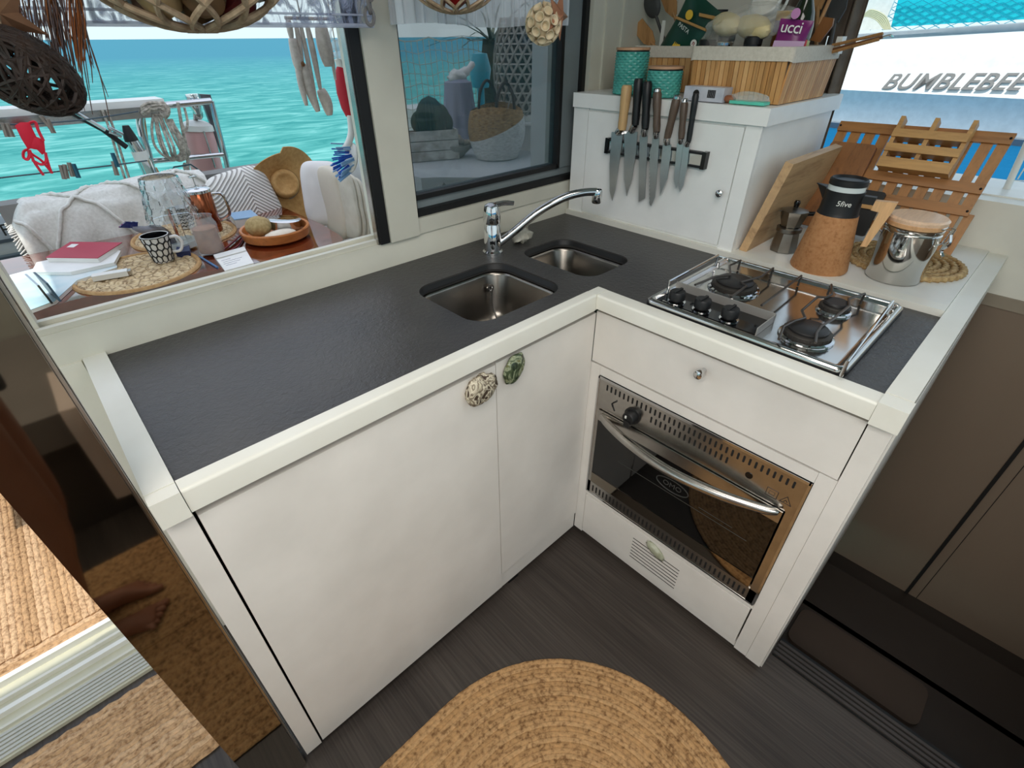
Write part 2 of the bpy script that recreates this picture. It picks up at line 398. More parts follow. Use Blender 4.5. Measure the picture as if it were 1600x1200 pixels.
# worktop: an L of slate laminate with two rounded cut-outs, white edging strips as parts
S1 = rrect(-.346, -.050, .060, .326, .055, 6); S2 = rrect(.030, .232, .052, .326, .050, 6)
L = [(-.966, .0), (0, 0), (0, -.636), (.432, -.636), (.432, .494), (-.966, .494)]
def sheet_with_holes(outer, holes, z0, z1):
    bm = bmesh.new(); eds = []
    for loop in [outer] + holes:
        vv = [bm.verts.new((x, y, z1)) for x, y in loop]
        eds += [bm.edges.new((vv[i], vv[(i + 1) % len(vv)])) for i in range(len(vv))]
    r = bmesh.ops.triangle_fill(bm, use_beauty=True, use_dissolve=False, edges=eds)
    ex = bmesh.ops.extrude_face_region(bm, geom=bm.faces[:])
    bmesh.ops.translate(bm, verts=[g for g in ex['geom'] if isinstance(g, bmesh.types.BMVert)], vec=(0, 0, z0 - z1))
    mb = MB(); mb.b.free(); mb.b = bm; return mb
wt = sheet_with_holes(L, [S1, S2], .895, .92)
wt = single('worktop', wt, MT['worktop'], 'black slate-look L-shaped worktop edged with white strips', 'worktop')
def strip(name, prof, axis, a0, a1, mat=MT['trim'], parent=wt):
    """profile in the cross plane, run along an axis"""
    if axis == 'x': b = MB().prism([(a0, p, q) for p, q in prof], (a1 - a0, 0, 0))
    else: b = MB().prism([(p, a0, q) for p, q in prof], (0, a1 - a0, 0))
    return part(name, b.bevel(.0015, 1, 50), mat, parent)
def nose(o, i, z0, z1, r=.012, sgn=-1):
    P = [(i, z0), (o, z0)]
    for k in range(6):
        a = pi / 2 * k / 5; P.append((o - sgn * r * (1 - cos(a)), z1 - r * (1 - sin(a))))
    return P + [(i, z1)]
strip('front_trim', nose(-.027, .001, .882, .926, .006), 'x', -.9655, -.041)
strip('front_trim', nose(-.040, .001, .888, .925, .006), 'y', -.636, -.028)
b = MB(); b.box(-.0405, .0, -.0275, .0, .884, .926); part('corner_trim', b.bevel(.003, 2), MT['trim'], wt)
b = MB(); b.box(-1.005, -.9665, -.004, .5, .865, .928); part('end_trim', b.bevel(.003, 2), MT['trim'], wt)
b = MB(); b.box(-1.005, -.9665, -.030, -.0045, .878, .927); part('corner_trim', b.bevel(.008, 3), MT['trim'], wt)
b = MB(); b.box(-.0, .978, -.679, -.636, .862, .930); part('end_trim', b.bevel(.004, 2), MT['trim'], wt)
b = MB(); b.box(-.042, -.0005, -.682, -.6365, .882, .929); part('corner_trim', b.bevel(.008, 3), MT['trim'], wt)
b = MB(); b.box(.430, .470, -.6355, .49, .90, .936); part('back_trim', b.bevel(.003, 2), MT['trim'], wt)
b = MB(); b.box(.468, .978, -.6355, .49, .90, .934); part('back_shelf', b.bevel(.002, 1), MT['white'], wt)
# black silicone lips round the cut-outs
for S in (S1, S2):
    cx = sum(p[0] for p in S) / len(S); cyy = sum(p[1] for p in S) / len(S)
    b = MB()
    outer = [V((x, y, .918)) for x, y in S]
    def fn(u, v, S=S, cx=cx, cyy=cyy):
        i = int(round(u * len(S))) % len(S); x, y = S[i]
        return (x + (cx - x) * .045 * v, y + (cyy - y) * .045 * v, .916 - .012 * v)
    b.grid(fn, len(S), 2, True); part('cutout_edge', b, MT['black'], wt)

# sinks
sm = mottled('satin_steel', (150, 144, 136), (128, 123, 116), 14, .26, metal=1.0)
def sink(x0, x1, y0, y1, depth, label, chain):
    T = thing('sink', label, 'sink', ((x0 + x1) / 2, (y0 + y1) / 2, .90 - depth), 'undermount sinks in the worktop')
    n = 6; rings = []
    prof = [(-.014, .8945), (.0, .893), (.004, .885), (.012, .90 - depth + .035), (.022, .90 - depth + .012), (.048, .90 - depth + .001)]
    b = MB(); vs_ = []
    for off, z in prof:
        P = rrect(x0 + off, x1 - off, y0 + off, y1 - off, max(.055 - off * .5, .03), n)
        vs_.append([b.b.verts.new((x, y, z)) for x, y in P])
    for A, B in zip(vs_, vs_[1:]):
        for k in range(len(A)): b.b.faces.new([A[k], A[(k + 1) % len(A)], B[(k + 1) % len(A)], B[k]])
    b.b.faces.new(vs_[-1]); part('basin', b, sm, T, 60)
    cx, cyy = (x0 + x1) / 2, (y0 + y1) / 2; z = .90 - depth + .002
    b = MB(); b.lathe([(.038, 0), (.038, .002), (.030, .003), (.026, -.001), (0, -.001)], (cx, cyy, z), 24); part('drain', b, MT['polish'], T)
    if chain:
        px_, py_ = x1 - .045, y1 - .014
        b = MB(); b.lathe([(.012, 0), (.012, .004), (.007, .005), (.006, .002), (0, .002)], (px_, y1 - .0155, .852), 16, Matrix.Rotation(pi / 2, 3, 'X')); part('overflow', b, MT['polish'], T)
        b = MB()
        for k in range(34):
            t = k / 33; b.ball((px_ - .01 * t, y1 - .023 - .05 * t * t, .846 - (depth - .055) * t), .0031, 6, 4)
        part('plug_chain', b, MT['polish'], T)
    return T
sink(-.346, -.050, .060, .326, .155, 'larger square steel sink with plug chain, in front of the tap', True)
sink(.030, .232, .052, .326, .125, 'smaller steel sink bowl near the knife cabinet', False)

# mixer tap
T = thing('kitchen_tap', 'chrome mixer tap with long swivel spout behind the sinks', 'tap', (-.02, .375, .92))
b = MB(); b.lathe([(.030, .92), (.030, .926), (.025, .930), (.0245, 1.000), (.0225, 1.004), (.0225, 1.008)], (-.02, .378, 0), 24); part('body', b, MT['chrome'], T)
b = MB(); b.lathe([(.0235, 1.008), (.0245, 1.012), (.0245, 1.040), (.020, 1.056), (.010, 1.062), (0, 1.063)], (-.02, .378, 0), 24); b.tube(spline([(-.02, .378, 1.052), (.008, .362, 1.060), (.034, .345, 1.058)], 5), [.012] * 4 + [.010] * 4 + [.009] * 3, 10, flat=.6); part('lever', b, MT['chrome'], T)
sp = spline([(-.005, .370, .945), (.035, .344, .978), (.095, .306, 1.030), (.155, .268, 1.064), (.205, .238, 1.076), (.240, .216, 1.076)], 6)
b = MB(); b.tube(sp, .0115, 12); part('spout', b, MT['chrome'], T)
b = MB(); b.lathe([(.0125, 0), (.0145, -.006), (.0145, -.034), (.012, -.038), (0, -.038)], (.243, .214, 1.082), 16); part('nozzle', b, MT['chrome'], T)
b = MB(); b.ball((.105, .385, .942), .030, 20, 12, (1.15, .85, .75), .5, seed=9.0, bfreq=2.2); b.ball((.120, .395, .966), .018, 14, 10, (1.2, .8, .6), .5, seed=4.0)
single('seashell', b, mottled('white_shell', (226, 222, 208), (176, 170, 152), 45, .5, .4), 'small whitish seashell lying on the worktop behind the tap spout', 'shell', ang=80)

# dark mirror-finish tall panel left of the counter
T = thing('tall_panel', 'tall dark mirror-finish fridge panel standing left of the counter', 'panel', (-1.06, -.005, 0))
P = [(x, z) for x, z in rrect(-1.111, -1.0125, .006, 1.97, .012)]
b = MB(); b.prism([(x, -.021, z) for x, z in P], (0, .036, 0)); part('panel', b.bevel(.002, 2, 60), Mat('bronze_mirror', (134, 126, 114), .035, 1.0).m, T)
b = MB(); b.box(-1.0122, -1.009, -.010, -.004, .09, 1.97); b.box(-1.0122, -1.0085, .004, .012, .03, 1.97); part('edge_strip', b, MT['steel'], T)
# ================================================================== HOB
def zat(x, y, v):
    """height at plan position (x, y) whose picture row is v"""
    n = ROT.col[1] * FPX + ROT.col[2] * -(600 - v)   # plane of the picture row (camera space normal) up to sign
    # row v: (p.y / -p.z) * F = 600 - v  with p camera-space  ->  p.y*F + p.z*(600-v) = 0
    nn = ROT.col[1] * FPX + ROT.col[2] * (600 - v)
    return CAM.z - (nn.x * (x - CAM.x) + nn.y * (y - CAM.y)) / nn.z

T = thing('gas_hob', 'three-burner stainless gas hob with black knobs set into the worktop', 'hob', (.2, -.35, .92))
ox = [(x, y) for x, y in rrect(.004, .400, -.569, -.132, .02)]
b = MB(); b.prism([(x, y, .9203) for x, y in ox], (0, 0, .008)); part('seal', b, MT['black'], T)
b = MB()
pr = [(0, .9285), (0, .9345), (.006, .9385), (.013, .9365), (.018, .9305), (.024, .9295)]
rg = []
for off, z in pr:
    rg.append([b.b.verts.new((x, y, z)) for x, y in rrect(.005 + off, .399 - off, -.568 + off, -.133 - off, max(.02 - off * .5, .008))])
for A, B in zip(rg, rg[1:]):
    for k in range(len(A)): b.b.faces.new([A[k], A[(k + 1) % len(A)], B[(k + 1) % len(A)], B[k]])
b.b.faces.new(rg[-1])
m = Mat('hob_steel', (200, 198, 194), .13, 1.0); m.bump(m.noise(9, 2), .06, .01); hs = m.m
part('tray', b, hs, T, 60)
b = MB(); b.box(.030, .112, -.385, -.150, .930, .9325); part('control_panel', b, MT['blackgloss'], T)
b = MB(); b.box(.112, .1145, -.390, -.150, .930, .9520); b.box(.030, .120, -.390, -.3878, .930, .9480); part('splash_plate', b, plain('matt_steel', (176, 172, 166), .45, metal=.55), T)
for i, (kx, ky) in enumerate(((.050, -.190), (.054, -.252), (.055, -.317))):
    b = MB(); b.lathe([(.010, .933), (.010, .938), (.0185, .940), (.0185, .956), (.0165, .9595), (0, .9595)], (kx, ky, 0), 22); b.box(kx - .017, kx + .017, ky - .003, ky + .003, .958, .9625)
    k_ = part('knob', b, MT['black'], T)
    b = MB(); b.lathe([(.021, .9325), (.021, .9345), (.012, .935)], (kx, ky, 0), 20); part('bezel', b, MT['chrome'], k_)
cast = plain('burner_cast', (70, 66, 62), .55, metal=.6); cap_ = plain('burner_cap', (38, 37, 37), .45)
for bx, by, r in ((.222, -.245, .050), (.100, -.463, .044), (.268, -.460, .030)):
    b = MB(); b.lathe([(r * 1.22, .930), (r * 1.2, .934), (r * 1.08, .936), (r * 1.0, .9335)], (bx, by, 0), 32); q = part('burner', b, MT['polish'], T)
    b = MB(); b.lathe([(r * 1.02, .932), (r * 1.04, .944), (r * .98, .946), (r * .80, .947)], (bx, by, 0), 32)
    for k in range(24):
        a = tau * k / 24; b.box(-.001, .001, -.002, .002, 0, .006, Matrix.Translation((bx + cos(a) * r * 1.035, by + sin(a) * r * 1.035, .938)) @ Matrix.Rotation(a, 4, 'Z'))
    part('flame_ring', b, cast, q)
    b = MB(); b.lathe([(r * .86, .946), (r * .88, .951), (r * .80, .9535), (0, .9535)], (bx, by, 0), 32); part('burner_cap', b, cap_, q)
wire = plain('support_wire', (88, 82, 78), .35, metal=.7)
zt = .958
def wire_px(pts, z=zt, r=.0028, down=True, nm='pan_support'):
    P = [at(u, v, z=z) for u, v in pts]
    if down: P = [P[0] - V((0, 0, .026))] + P
    b = MB(); b.tube(P, r, 7); part(nm, b, wire, T)
wire_px([(1157, 407), (1140, 415), (1141, 430), (1118, 432), (1086, 445)])
wire_px([(1208, 419), (1190, 432), (1157, 441), (1166, 447), (1142, 464)])
wire_px([(1252, 431), (1190, 477)])
wire_px([(1299, 445), (1300, 460), (1290, 465), (1277, 464), (1253, 485), (1258, 497), (1241, 502), (1224, 511), (1217, 530)])
wire_px([(1351, 459), (1326, 467), (1327, 478), (1302, 498), (1283, 510), (1276, 520), (1274, 536)])
for P in ([(1395, 471), (1324, 566)], [(1122, 399), (1046, 440)]):
    A = [at(u, v, z=.963) for u, v in P]
    b = MB(); b.tube([A[0] - V((0, 0, .03))] + A + [A[1] - V((0, 0, .03))], .0032, 8); part('side_rail', b, MT['polish'], T)
A = [at(1122, 400, z=.948), at(1397, 474, z=.948)]
b = MB(); b.tube([A[0] - V((0, 0, .015))] + A + [A[1] - V((0, 0, .015))], .0028, 8); part('side_rail', b, MT['polish'], T)
lettering('lettering', 'o--', .010, (.034, -.17, .9328), (0, -1, 0), (1, 0, 0), printed('pale_print', (190, 190, 186)), T, ext=.0002)

# ================================================================== OVEN
T = thing('oven', 'built-in stainless gas oven with black glass door and bowed handle', 'oven', (.1, -.32, .25))
b = MB()
fx = -.0195
b.box(fx, -.0168, -.596, -.050, .582, .682); b.box(fx, -.0168, -.596, -.578, .243, .582); b.box(fx, -.0168, -.0605, -.050, .243, .582); b.box(fx, -.0168, -.596, -.050, .243, .290)
b.box(-.0168, .0, -.592, -.054, .29, .302)
part('fascia', b, MT['steel'], T)
b = MB(); b.box(-.0205, -.0165, -.599, -.047, .679, .686); b.box(-.0205, -.0165, -.601, -.5955, .242, .686); b.box(-.0205, -.0165, -.0505, -.046, .242, .686); b.box(-.0205, -.0165, -.599, -.047, .238, .2435)
part('fascia_rim', b, MT['polish'], T)
sl = MT['dark']
def slot(y, z, h=.0195, w_=.005):
    b = MB(); P = rrect(y - w_ / 2, y + w_ / 2, z - h / 2, z + h / 2, w_ * .49, 2); b.prism([(fx - .0004, p, q) for p, q in P], (.001, 0, 0)); part('vent_slot', b, sl, T)
for k in range(37): slot(-.078 - k * .0137, .661)
for k in range(16): slot(-.222 - k * .0137, .634)
for k in range(38): slot(-.072 - k * .0134, .266, .026, .005)
b = MB(); b.box(-.0005, .36, -.57, -.065, .30, .31); b.box(-.0005, .36, -.57, -.065, .57, .58); b.box(.35, .36, -.57, -.065, .30, .58); b.box(-.0005, .36, -.572, -.565, .30, .58); b.box(-.0005, .36, -.069, -.062, .30, .58); part('cavity', b, plain('oven_enamel', (26, 24, 22), .4), T)
b = MB()
for k in range(11): b.tube([(.02 + k * .03, -.56, .425), (.02 + k * .03, -.08, .425)], .002, 6)
b.tube([(.02, -.56, .425), (.32, -.56, .425)], .003, 6); b.tube([(.02, -.08, .425), (.32, -.08, .425)], .003, 6); part('oven_rack', b, MT['chrome'], T)
dg = MB(); dg.box(-.024, -.015, -.574, -.0645, .299, .5795); D = part('door', dg.bevel(.0012, 1), Mat('oven_glass', (8, 8, 8), .03, alpha=.93, spec=.9).m, T)
b = MB(); b.box(-.0255, -.022, -.5745, -.064, .545, .580); part('door_band', b, MT['steel'], D, label='brushed steel band along the top of the oven door')
b = MB(); b.box(-.0255, -.022, -.5745, -.064, .298, .336); part('door_band', b, Mat('mirror_band', (150, 140, 126), .05, 1.0).m, D, label='mirror band along the bottom of the oven door')
hp = spline([(-.026, -.074, .567), (-.040, -.110, .562), (-.062, -.200, .560), (-.074, -.320, .560), (-.062, -.440, .565), (-.040, -.530, .572), (-.026, -.566, .577)], 7)
b = MB(); n_h = len(hp); b.tube(hp, [.0075 + .0055 * sin(pi * i / (n_h - 1)) ** .5 for i in range(n_h)], 14); part('handle', b, MT['steel'], D)
gp = printed('glass_print', (62, 62, 60))
b = MB()
b.tube([(-.0244, -.32 + .047 * cos(tau * k / 40), .468 + .020 * sin(tau * k / 40)) for k in range(40)], .0016, 4, True); part('logo_oval', b, gp, D)
lettering('lettering', 'OMO', .023, (-.0246, -.32, .468), (0, -1, 0), (0, 0, 1), gp, D, ext=.0004)
b = MB(); b.tube(spline([(-.0243, -.245, .535), (-.0243, -.27, .508), (-.0243, -.31, .494), (-.0243, -.36, .498)], 8), .0008, 4); b.box(-.0246, -.024, -.53, -.15, .4385, .4402); b.box(-.0246, -.024, -.49, -.40, .452, .4535); part('glass_print', b, gp, D)
k = MB(); Mx = Matrix.Rotation(-pi / 2, 3, 'Y')
k.lathe([(.024, 0), (.024, .004), (.0195, .005), (.018, .022), (.016, .024), (0, .024)], (fx, -.168, .617), 24, Mx); k.box(-.047, -.030, -.176, -.160, .592, .612); k = part('knob', k.bevel(.001, 1), MT['black'], T)
b = MB(); b.box(-.0455, -.043, -.1645, -.1600, .618, .626); part('pointer', b, MT['white'], k)
b = MB(); b.lathe([(.0085, 0), (.0085, .001), (.006, .0015), (0, .0005)], (fx, -.483, .625), 18, Mx); part('spy_hole', b, MT['blackgloss'], T)
ic = printed('engraved_icon', (48, 36, 28))
def poly_part(nm, pts, mat, par, d=.0006):
    b = MB(); b.prism([(fx - .0006, y, z) for y, z in pts], (d, 0, 0)); part(nm, b, mat, par)
b = MB()
for A, B_, r in (((-.1125, .633), (-.1005, .620), .0034), ((-.1005, .620), (-.1045, .611), .0030), ((-.1045, .611), (-.1110, .600), .0022), ((-.1135, .6345), (-.1115, .632), .0044)):
    b.tube([(fx - .0006, A[0], A[1]), (fx - .0006, B_[0], B_[1])], r, 8, flat=.4)
part('lighter_icon', b, MT['black'], T)
b = MB(); P = [(-.527, .600), (-.551, .600), (-.551, .622), (-.527, .622)]
b.tube([(fx, y, z) for y, z in P], .0012, 4, True); b.tube([(fx, -.533 + 0, .606), (fx, -.545, .606), (fx, -.545, .615), (fx, -.533, .615)], .0007, 4, True); part('book_icon', b, ic, T)
b = MB(); b.tube([(fx, -.558, .603), (fx, -.582, .603), (fx, -.570, .623)], .0015, 4, True); b.tube([(fx, -.566, .606), (fx, -.569, .612), (fx, -.573, .608)], .0012, 4); part('heat_icon', b, ic, T)

# ================================================================== KNIFE CABINET
T = thing('wall_cabinet', 'white countertop cabinet with one door carrying the knife rack', 'cabinet', (.68, .16, .935))
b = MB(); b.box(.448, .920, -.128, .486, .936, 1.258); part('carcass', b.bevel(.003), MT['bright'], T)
for y0_, y1_ in ((.427, .486), (-.128, -.086)):
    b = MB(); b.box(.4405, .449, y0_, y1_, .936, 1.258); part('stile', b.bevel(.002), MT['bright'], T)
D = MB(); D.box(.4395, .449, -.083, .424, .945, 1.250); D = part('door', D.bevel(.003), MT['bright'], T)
b = MB(); b.lathe([(0, 0), (.005, 0), (.005, .008), (.0095, .012), (.0095, .018), (.006, .021), (0, .0215)], (.4395, -.062, 1.088), 18, Matrix.Rotation(-pi / 2, 3, 'Y')); part('knob', b, MT['chrome'], D)
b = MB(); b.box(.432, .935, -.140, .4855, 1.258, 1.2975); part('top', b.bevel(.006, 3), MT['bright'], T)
# magnetic rack
T = thing('knife_rack', 'chrome and black magnetic knife rack screwed to the cabinet door', 'rack', tuple(at(1028, 238, x=.436)))
p0 = at(951, 227, x=.432); p1 = at(1102, 249, x=.432)
b = MB(); b.box(.424, .4390, p1.y, p0.y, p0.z - .016, p0.z + .016); part('bar', b.bevel(.003, 2), MT['polish'], T)
b = MB(); b.box(.421, .4392, p1.y, p0.y, p0.z - .020, p0.z - .014); b.box(.421, .4392, p1.y, p0.y, p0.z + .014, p0.z + .020); part('rails', b.bevel(.002, 1), MT['black'], T)
for y in (p0.y, p1.y):
    b = MB(); b.box(.420, .4393, y - .006, y + .006, p0.z - .022, p0.z + .022); part('end_cap', b.bevel(.003, 2), MT['blackgloss'], T)
kn_steel = mottled('knife_steel', (206, 208, 208), (192, 195, 196), 20, .30, metal=.9)
hb = plain('black_handle', (24, 24, 25), .4)
hw = wood('olive_handle', (196, 160, 112), (160, 120, 78), 'z', 6, .5)
hd = wood('smoked_oak_handle', (92, 76, 64), (58, 47, 40), 'z', 8, .4)
def kx(u, v, x=.420): return at(920 + u * .2, 100 + v * .2, x=x)
def knife(label, ht, hbm, hw_, blade, mat, cap=None, serr=False):
    T = thing('kitchen_knife', label, 'knife', tuple(kx(*blade[0])), 'knives on the magnetic rack')
    P = [kx(*p) for p in blade]
    b = MB(); b.prism(P, (.0022, 0, 0)); part('blade', b, kn_steel, T, 20)
    A = kx(*ht, x=.414); B_ = kx(*hbm, x=.414)
    pts = [A.lerp(B_, t) for t in (0, .06, .3, .6, .85, 1)]
    r = hw_ * .2 * .00098
    b = MB(); b.tube(pts, [r * .8, r * 1.02, r, r * .86, r * .9, r * .8], 12, flat=1.0); part('handle', b, mat, T)
    C_ = kx(*((p + q) / 2 for p, q in zip(blade[0], blade[1])), x=.415)
    b = MB(); b.tube([B_, B_.lerp(C_, .5), C_ + V((.003, 0, 0))], [r * .82, r * .8, r * .7], 12); part('bolster', b, MT['polish'], T)
    if cap:
        d = (A - B_).normalized(); b = MB(); b.tube([A - d * .001, A + d * .005, A + d * .008], [r * .86, r * .84, r * .6], 12); part('end_cap', b, MT['polish'], T)
knife('chef knife with pale rough wooden handle, leftmost on the rack', (300, 165), (258, 515), 78, [(178, 530), (268, 535), (232, 800), (205, 990), (182, 1070), (162, 990), (162, 780)], hw)
knife('chef knife with long black handle and pointed blade beside the pale-handled knife', (392, 112), (362, 478), 66, [(275, 525), (380, 530), (366, 700), (335, 900), (296, 1032), (276, 900), (278, 700)], hb)
knife('black-handled slicing knife with straight square-ended blade', (460, 135), (440, 505), 66, [(398, 558), (458, 558), (438, 1050), (388, 1078), (390, 900)], hb)
knife('serrated bread knife with brown wooden handle', (535, 215), (530, 530), 62, [(498, 575), (550, 575), (536, 800), (518, 1040), (488, 1108), (474, 1098)] + [(474 + (4 if k % 2 else -3), 1080 - k * 16) for k in range(26)] + [(490, 640)], hd, True)
knife('dark wooden-handled knife with steel end cap and broad upswept blade', (688, 268), (612, 580), 60, [(578, 628), (642, 628), (640, 700), (612, 900), (556, 1030), (556, 860)], hd, True)
knife('small utility knife with brown wooden handle', (748, 295), (722, 582), 52, [(690, 618), (740, 618), (722, 750), (698, 930), (680, 972), (664, 900)], hd, True)
knife('small paring knife with curved black handle, rightmost on the rack', (838, 232), (780, 604), 44, [(738, 640), (786, 640), (768, 800), (738, 950), (710, 1000), (698, 950)], hb)
# ================================================================== ON THE BACK SHELF
ZS = .9345
oak = wood('oak_board', (186, 152, 112), (150, 116, 80), 'x', 4, .5)
bam = wood('bamboo', (172, 120, 66), (146, 98, 50), 'z', 5, .42)
bam2 = wood('bamboo_rail', (164, 112, 60), (138, 92, 46), 'y', 5, .42)
bam3 = wood('light_bamboo', (196, 150, 92), (172, 124, 70), 'y', 5, .45)
walnut = wood('acacia', (140, 92, 50), (108, 68, 36), 'z', 5, .45)
# large oak board leaning by the cabinet
Bq = [V((.478, -.134, ZS + .001)), V((.860, -.134, ZS + .001)), V((.860, -.184, 1.176)), V((.478, -.184, 1.176))]
nrm = (Bq[1] - Bq[0]).cross(Bq[3] - Bq[0]).normalized()
b = MB(); b.prism([p + V((.022, 0, 0)) if i == 3 else p for i, p in enumerate(Bq)], nrm * .022)
single('chopping_board', b.bevel(.003, 2), oak, 'large thick pale oak chopping board leaning beside the knife cabinet', 'chopping board')
# slatted bamboo board leaning on the window wall
TL, TR = V((.955, -.155, 1.221)), V((.955, -.567, 1.228)); BL, BR = V((.835, -.150, ZS + .001)), V((.835, -.556, ZS + .001))
T = thing('slatted_board', 'slatted bamboo folding rack leaning against the window wall', 'rack', ((BL + BR) / 2))
nb_ = (TR - TL).cross(BL - TL).normalized()
if nb_.x > 0: nb_ = -nb_
def sb(s, t, o=0.0): return TL.lerp(TR, s).lerp(BL.lerp(BR, s), 1 - t) + nb_ * o
def sbox(nm, s0, s1, t0, t1, o0, o1, mat, par=T):
    b = MB(); b.prism([sb(s0, t0, o0), sb(s1, t0, o0), sb(s1, t1, o0), sb(s0, t1, o0)], nb_ * (o1 - o0)); return part(nm, b.bevel(.0015, 1), mat, par)
sbox('rail', 0, 1, .915, 1.0, .003, .016, bam2)
for t0, t1 in ((.52, .60), (.335, .415), (.10, .17)): sbox('rail', 0, 1, t0, t1, .003, .016, bam2)
for k in range(11):
    s0 = .0 + k * .0935
    if k == 9: s0 += .012
    sbox('slat', s0, s0 + .062, .535, .985, -.005, .006, bam)
    sbox('slat', s0, s0 + .062, .345, .54, -.006, .005, bam)
for k in range(6): sbox('slat', .62 + k * .072, .62 + k * .072 + .05, .0, .36, -.005, .006, bam)
for s_ in (.012, .985):
    for t in (.96, .56, .375, .135): 
        b = MB(); b.ball(sb(s_, t, .0165), .0032, 8, 6); part('dowel', b, MT['dark'], T)
# small bamboo divider tray hooked on it
T2 = thing('divider_tray', 'small light bamboo divider tray hooked onto the slatted rack', 'tray', sb(.6, .6, .03))
for t0, t1 in ((.60, .685), (.735, .80), (.855, .92)): sbox('bar', .385, .80, t0, t1, .062, .072, bam3, T2)
for s_ in (.385, .575, .775): sbox('divider', s_, s_ + .026, .62, 1.03, .020, .064, bam3, T2)
for t0, t1 in ((.60, .64), (.735, .75), (.855, .87)): sbox('shelf', .39, .80, t0, t1, .022, .062, bam3, T2)
# acacia board in front of the slats, black tray below
q = [sb(.02, .42, .020), sb(.30, .40, .020), sb(.30, .86, .020), sb(.02, .88, .020)]
b = MB(); b.prism([sb(s, t, .018) for s, t in rrect(.015, .315, .0, .80, .03, 4)], nb_ * .016)
single('chopping_board', b.bevel(.003, 2), walnut, 'warm brown rounded chopping board leaning on the slatted rack behind the cork jug', 'chopping board')
b = MB(); b.prism([sb(s, t, .022 + .018) for s, t in rrect(.17, .52, .0, .40, .02, 3)], nb_ * .012)
T = thing('serving_tray', 'black serving tray with a wooden bar, standing between cork jug and steel canister', 'tray', sb(.34, 0, .05)); part('plate', b.bevel(.002, 1), MT['black'], T)
sbox('bar', .17, .52, .235, .29, .0525, .060, bam3, T)

# woven trivet
T = thing('trivet', 'round woven straw trivet lying under the steel canister', 'trivet', (.70, -.485, ZS))
straw = mottled('woven_straw', (206, 176, 126), (150, 116, 72), 120, .75, .6)
for k in range(7):
    r = .022 + k * .019
    b = MB(); n = 44 + k * 8
    b.tube([(.705 + (r + .0035 * (-1) ** i) * cos(tau * i / n), -.485 + (r + .0035 * (-1) ** i) * sin(tau * i / n) * .98, ZS + .006) for i in range(n)], .0085, 6, True, flat=.7); part('braid', b, straw, T, 80)

# cork thermos jug
m = Mat('cork', (186, 128, 78), .75); vec = m.coords(); f = m.noise(140, 4, vec); g = m.noise(55, 2, vec)
mx = m.n('MixRGB'); mx.inputs[0].default_value = .4; m.l(f, mx.inputs[1]); m.l(g, mx.inputs[2])
m.base(m.ramp(mx.outputs[0], [(.36, (158, 106, 64)), (.45, (178, 124, 78)), (.62, (188, 136, 90))])); m.bump(f, .3, .002); cork = m.m
cx, cyy = .500, -.342
z1 = zat(cx - .03, cyy - .02, 340); z2 = zat(cx - .035, cyy, 303); z3 = zat(cx, cyy, 282)
T = thing('thermos_jug', 'cork-covered thermos jug with black top and wooden handle', 'jug', (cx, cyy, ZS))
b = MB(); b.lathe([(0, ZS + .001), (.066, ZS + .001), (.0685, ZS + .006), (.0475, z1), (.045, z1 + .001), (0, z1 + .001)], (cx, cyy, 0), 40); part('cork_body', b, cork, T)
b = MB(); b.lathe([(.047, z1), (.0455, z1 + .004), (.0445, z1 + .008), (.0425, z2 - .012), (.043, z2 + .004), (.0405, z2 + .004)], (cx, cyy, 0), 36)
sd = V((.18, .98, 0)).normalized(); pd = V((sd.y, -sd.x, 0))
o0 = V((cx, cyy, z2 - .006)) + sd * .028
b.prism([o0 + pd * .022 + V((0, 0, .01)), o0 - pd * .022 + V((0, 0, .01)), o0 + sd * .045 + V((0, 0, .012)) - pd * .002, o0 + sd * .045 + V((0, 0, .012)) + pd * .002], (0, 0, -.002))
b.prism([o0 + pd * .02 - V((0, 0, .03)), o0 + pd * .022 + V((0, 0, .01)), o0 + sd * .045 + V((0, 0, .012))], -pd * .002); b.prism([o0 - pd * .02 - V((0, 0, .03)), o0 - pd * .022 + V((0, 0, .01)), o0 + sd * .045 + V((0, 0, .012))], pd * .002)
part('collar', b, MT['black'], T)
b = MB(); b.lathe([(.0405, z2 - .006), (.0405, z3 - .008)], (cx, cyy, 0), 30); part('lid_ring', b, plain('pale_ring', (214, 222, 220), .2), T)
b = MB(); b.lathe([(.0415, z3 - .009), (.0415, z3 + .003), (.038, z3 + .006), (.034, z3 + .001), (0, z3 + .001)], (cx, cyy, 0), 30); part('lid', b, MT['black'], T)
hd_ = V((.12, -1, 0)).normalized()
P0 = V((cx, cyy, z2 - .012)) + hd_ * .038
b = MB(); b.tube([P0, P0 + hd_ * .03], .0125, 4); part('handle_joint', b, MT['black'], T)
Q = [(.030, .002), (.074, .004), (.072, -.014), (.050, -.105), (.036, -.107), (.046, -.022), (.028, -.020)]
hx = V((hd_.y, -hd_.x, 0)) * .009
b = MB(); b.prism([P0 + hd_ * a + V((0, 0, c)) - hx for a, c in Q], hx * 2); part('handle', b.bevel(.002, 2), wood('handle_wood', (214, 170, 122), (190, 142, 96), 'z', 8, .5), T)
td = (CAM - V((cx, cyy, 0))); td.z = 0; td = Matrix.Rotation(radians(8), 3, 'Z') @ td.normalized()
sl_ = V((-td.y, td.x, 0))
lo = V((cx, cyy, z1 * .38 + z2 * .62)) + td * .0452
lettering('lettering', '5five', .017, lo, sl_, (0, 0, 1), MT['white'], T, shear=.12)

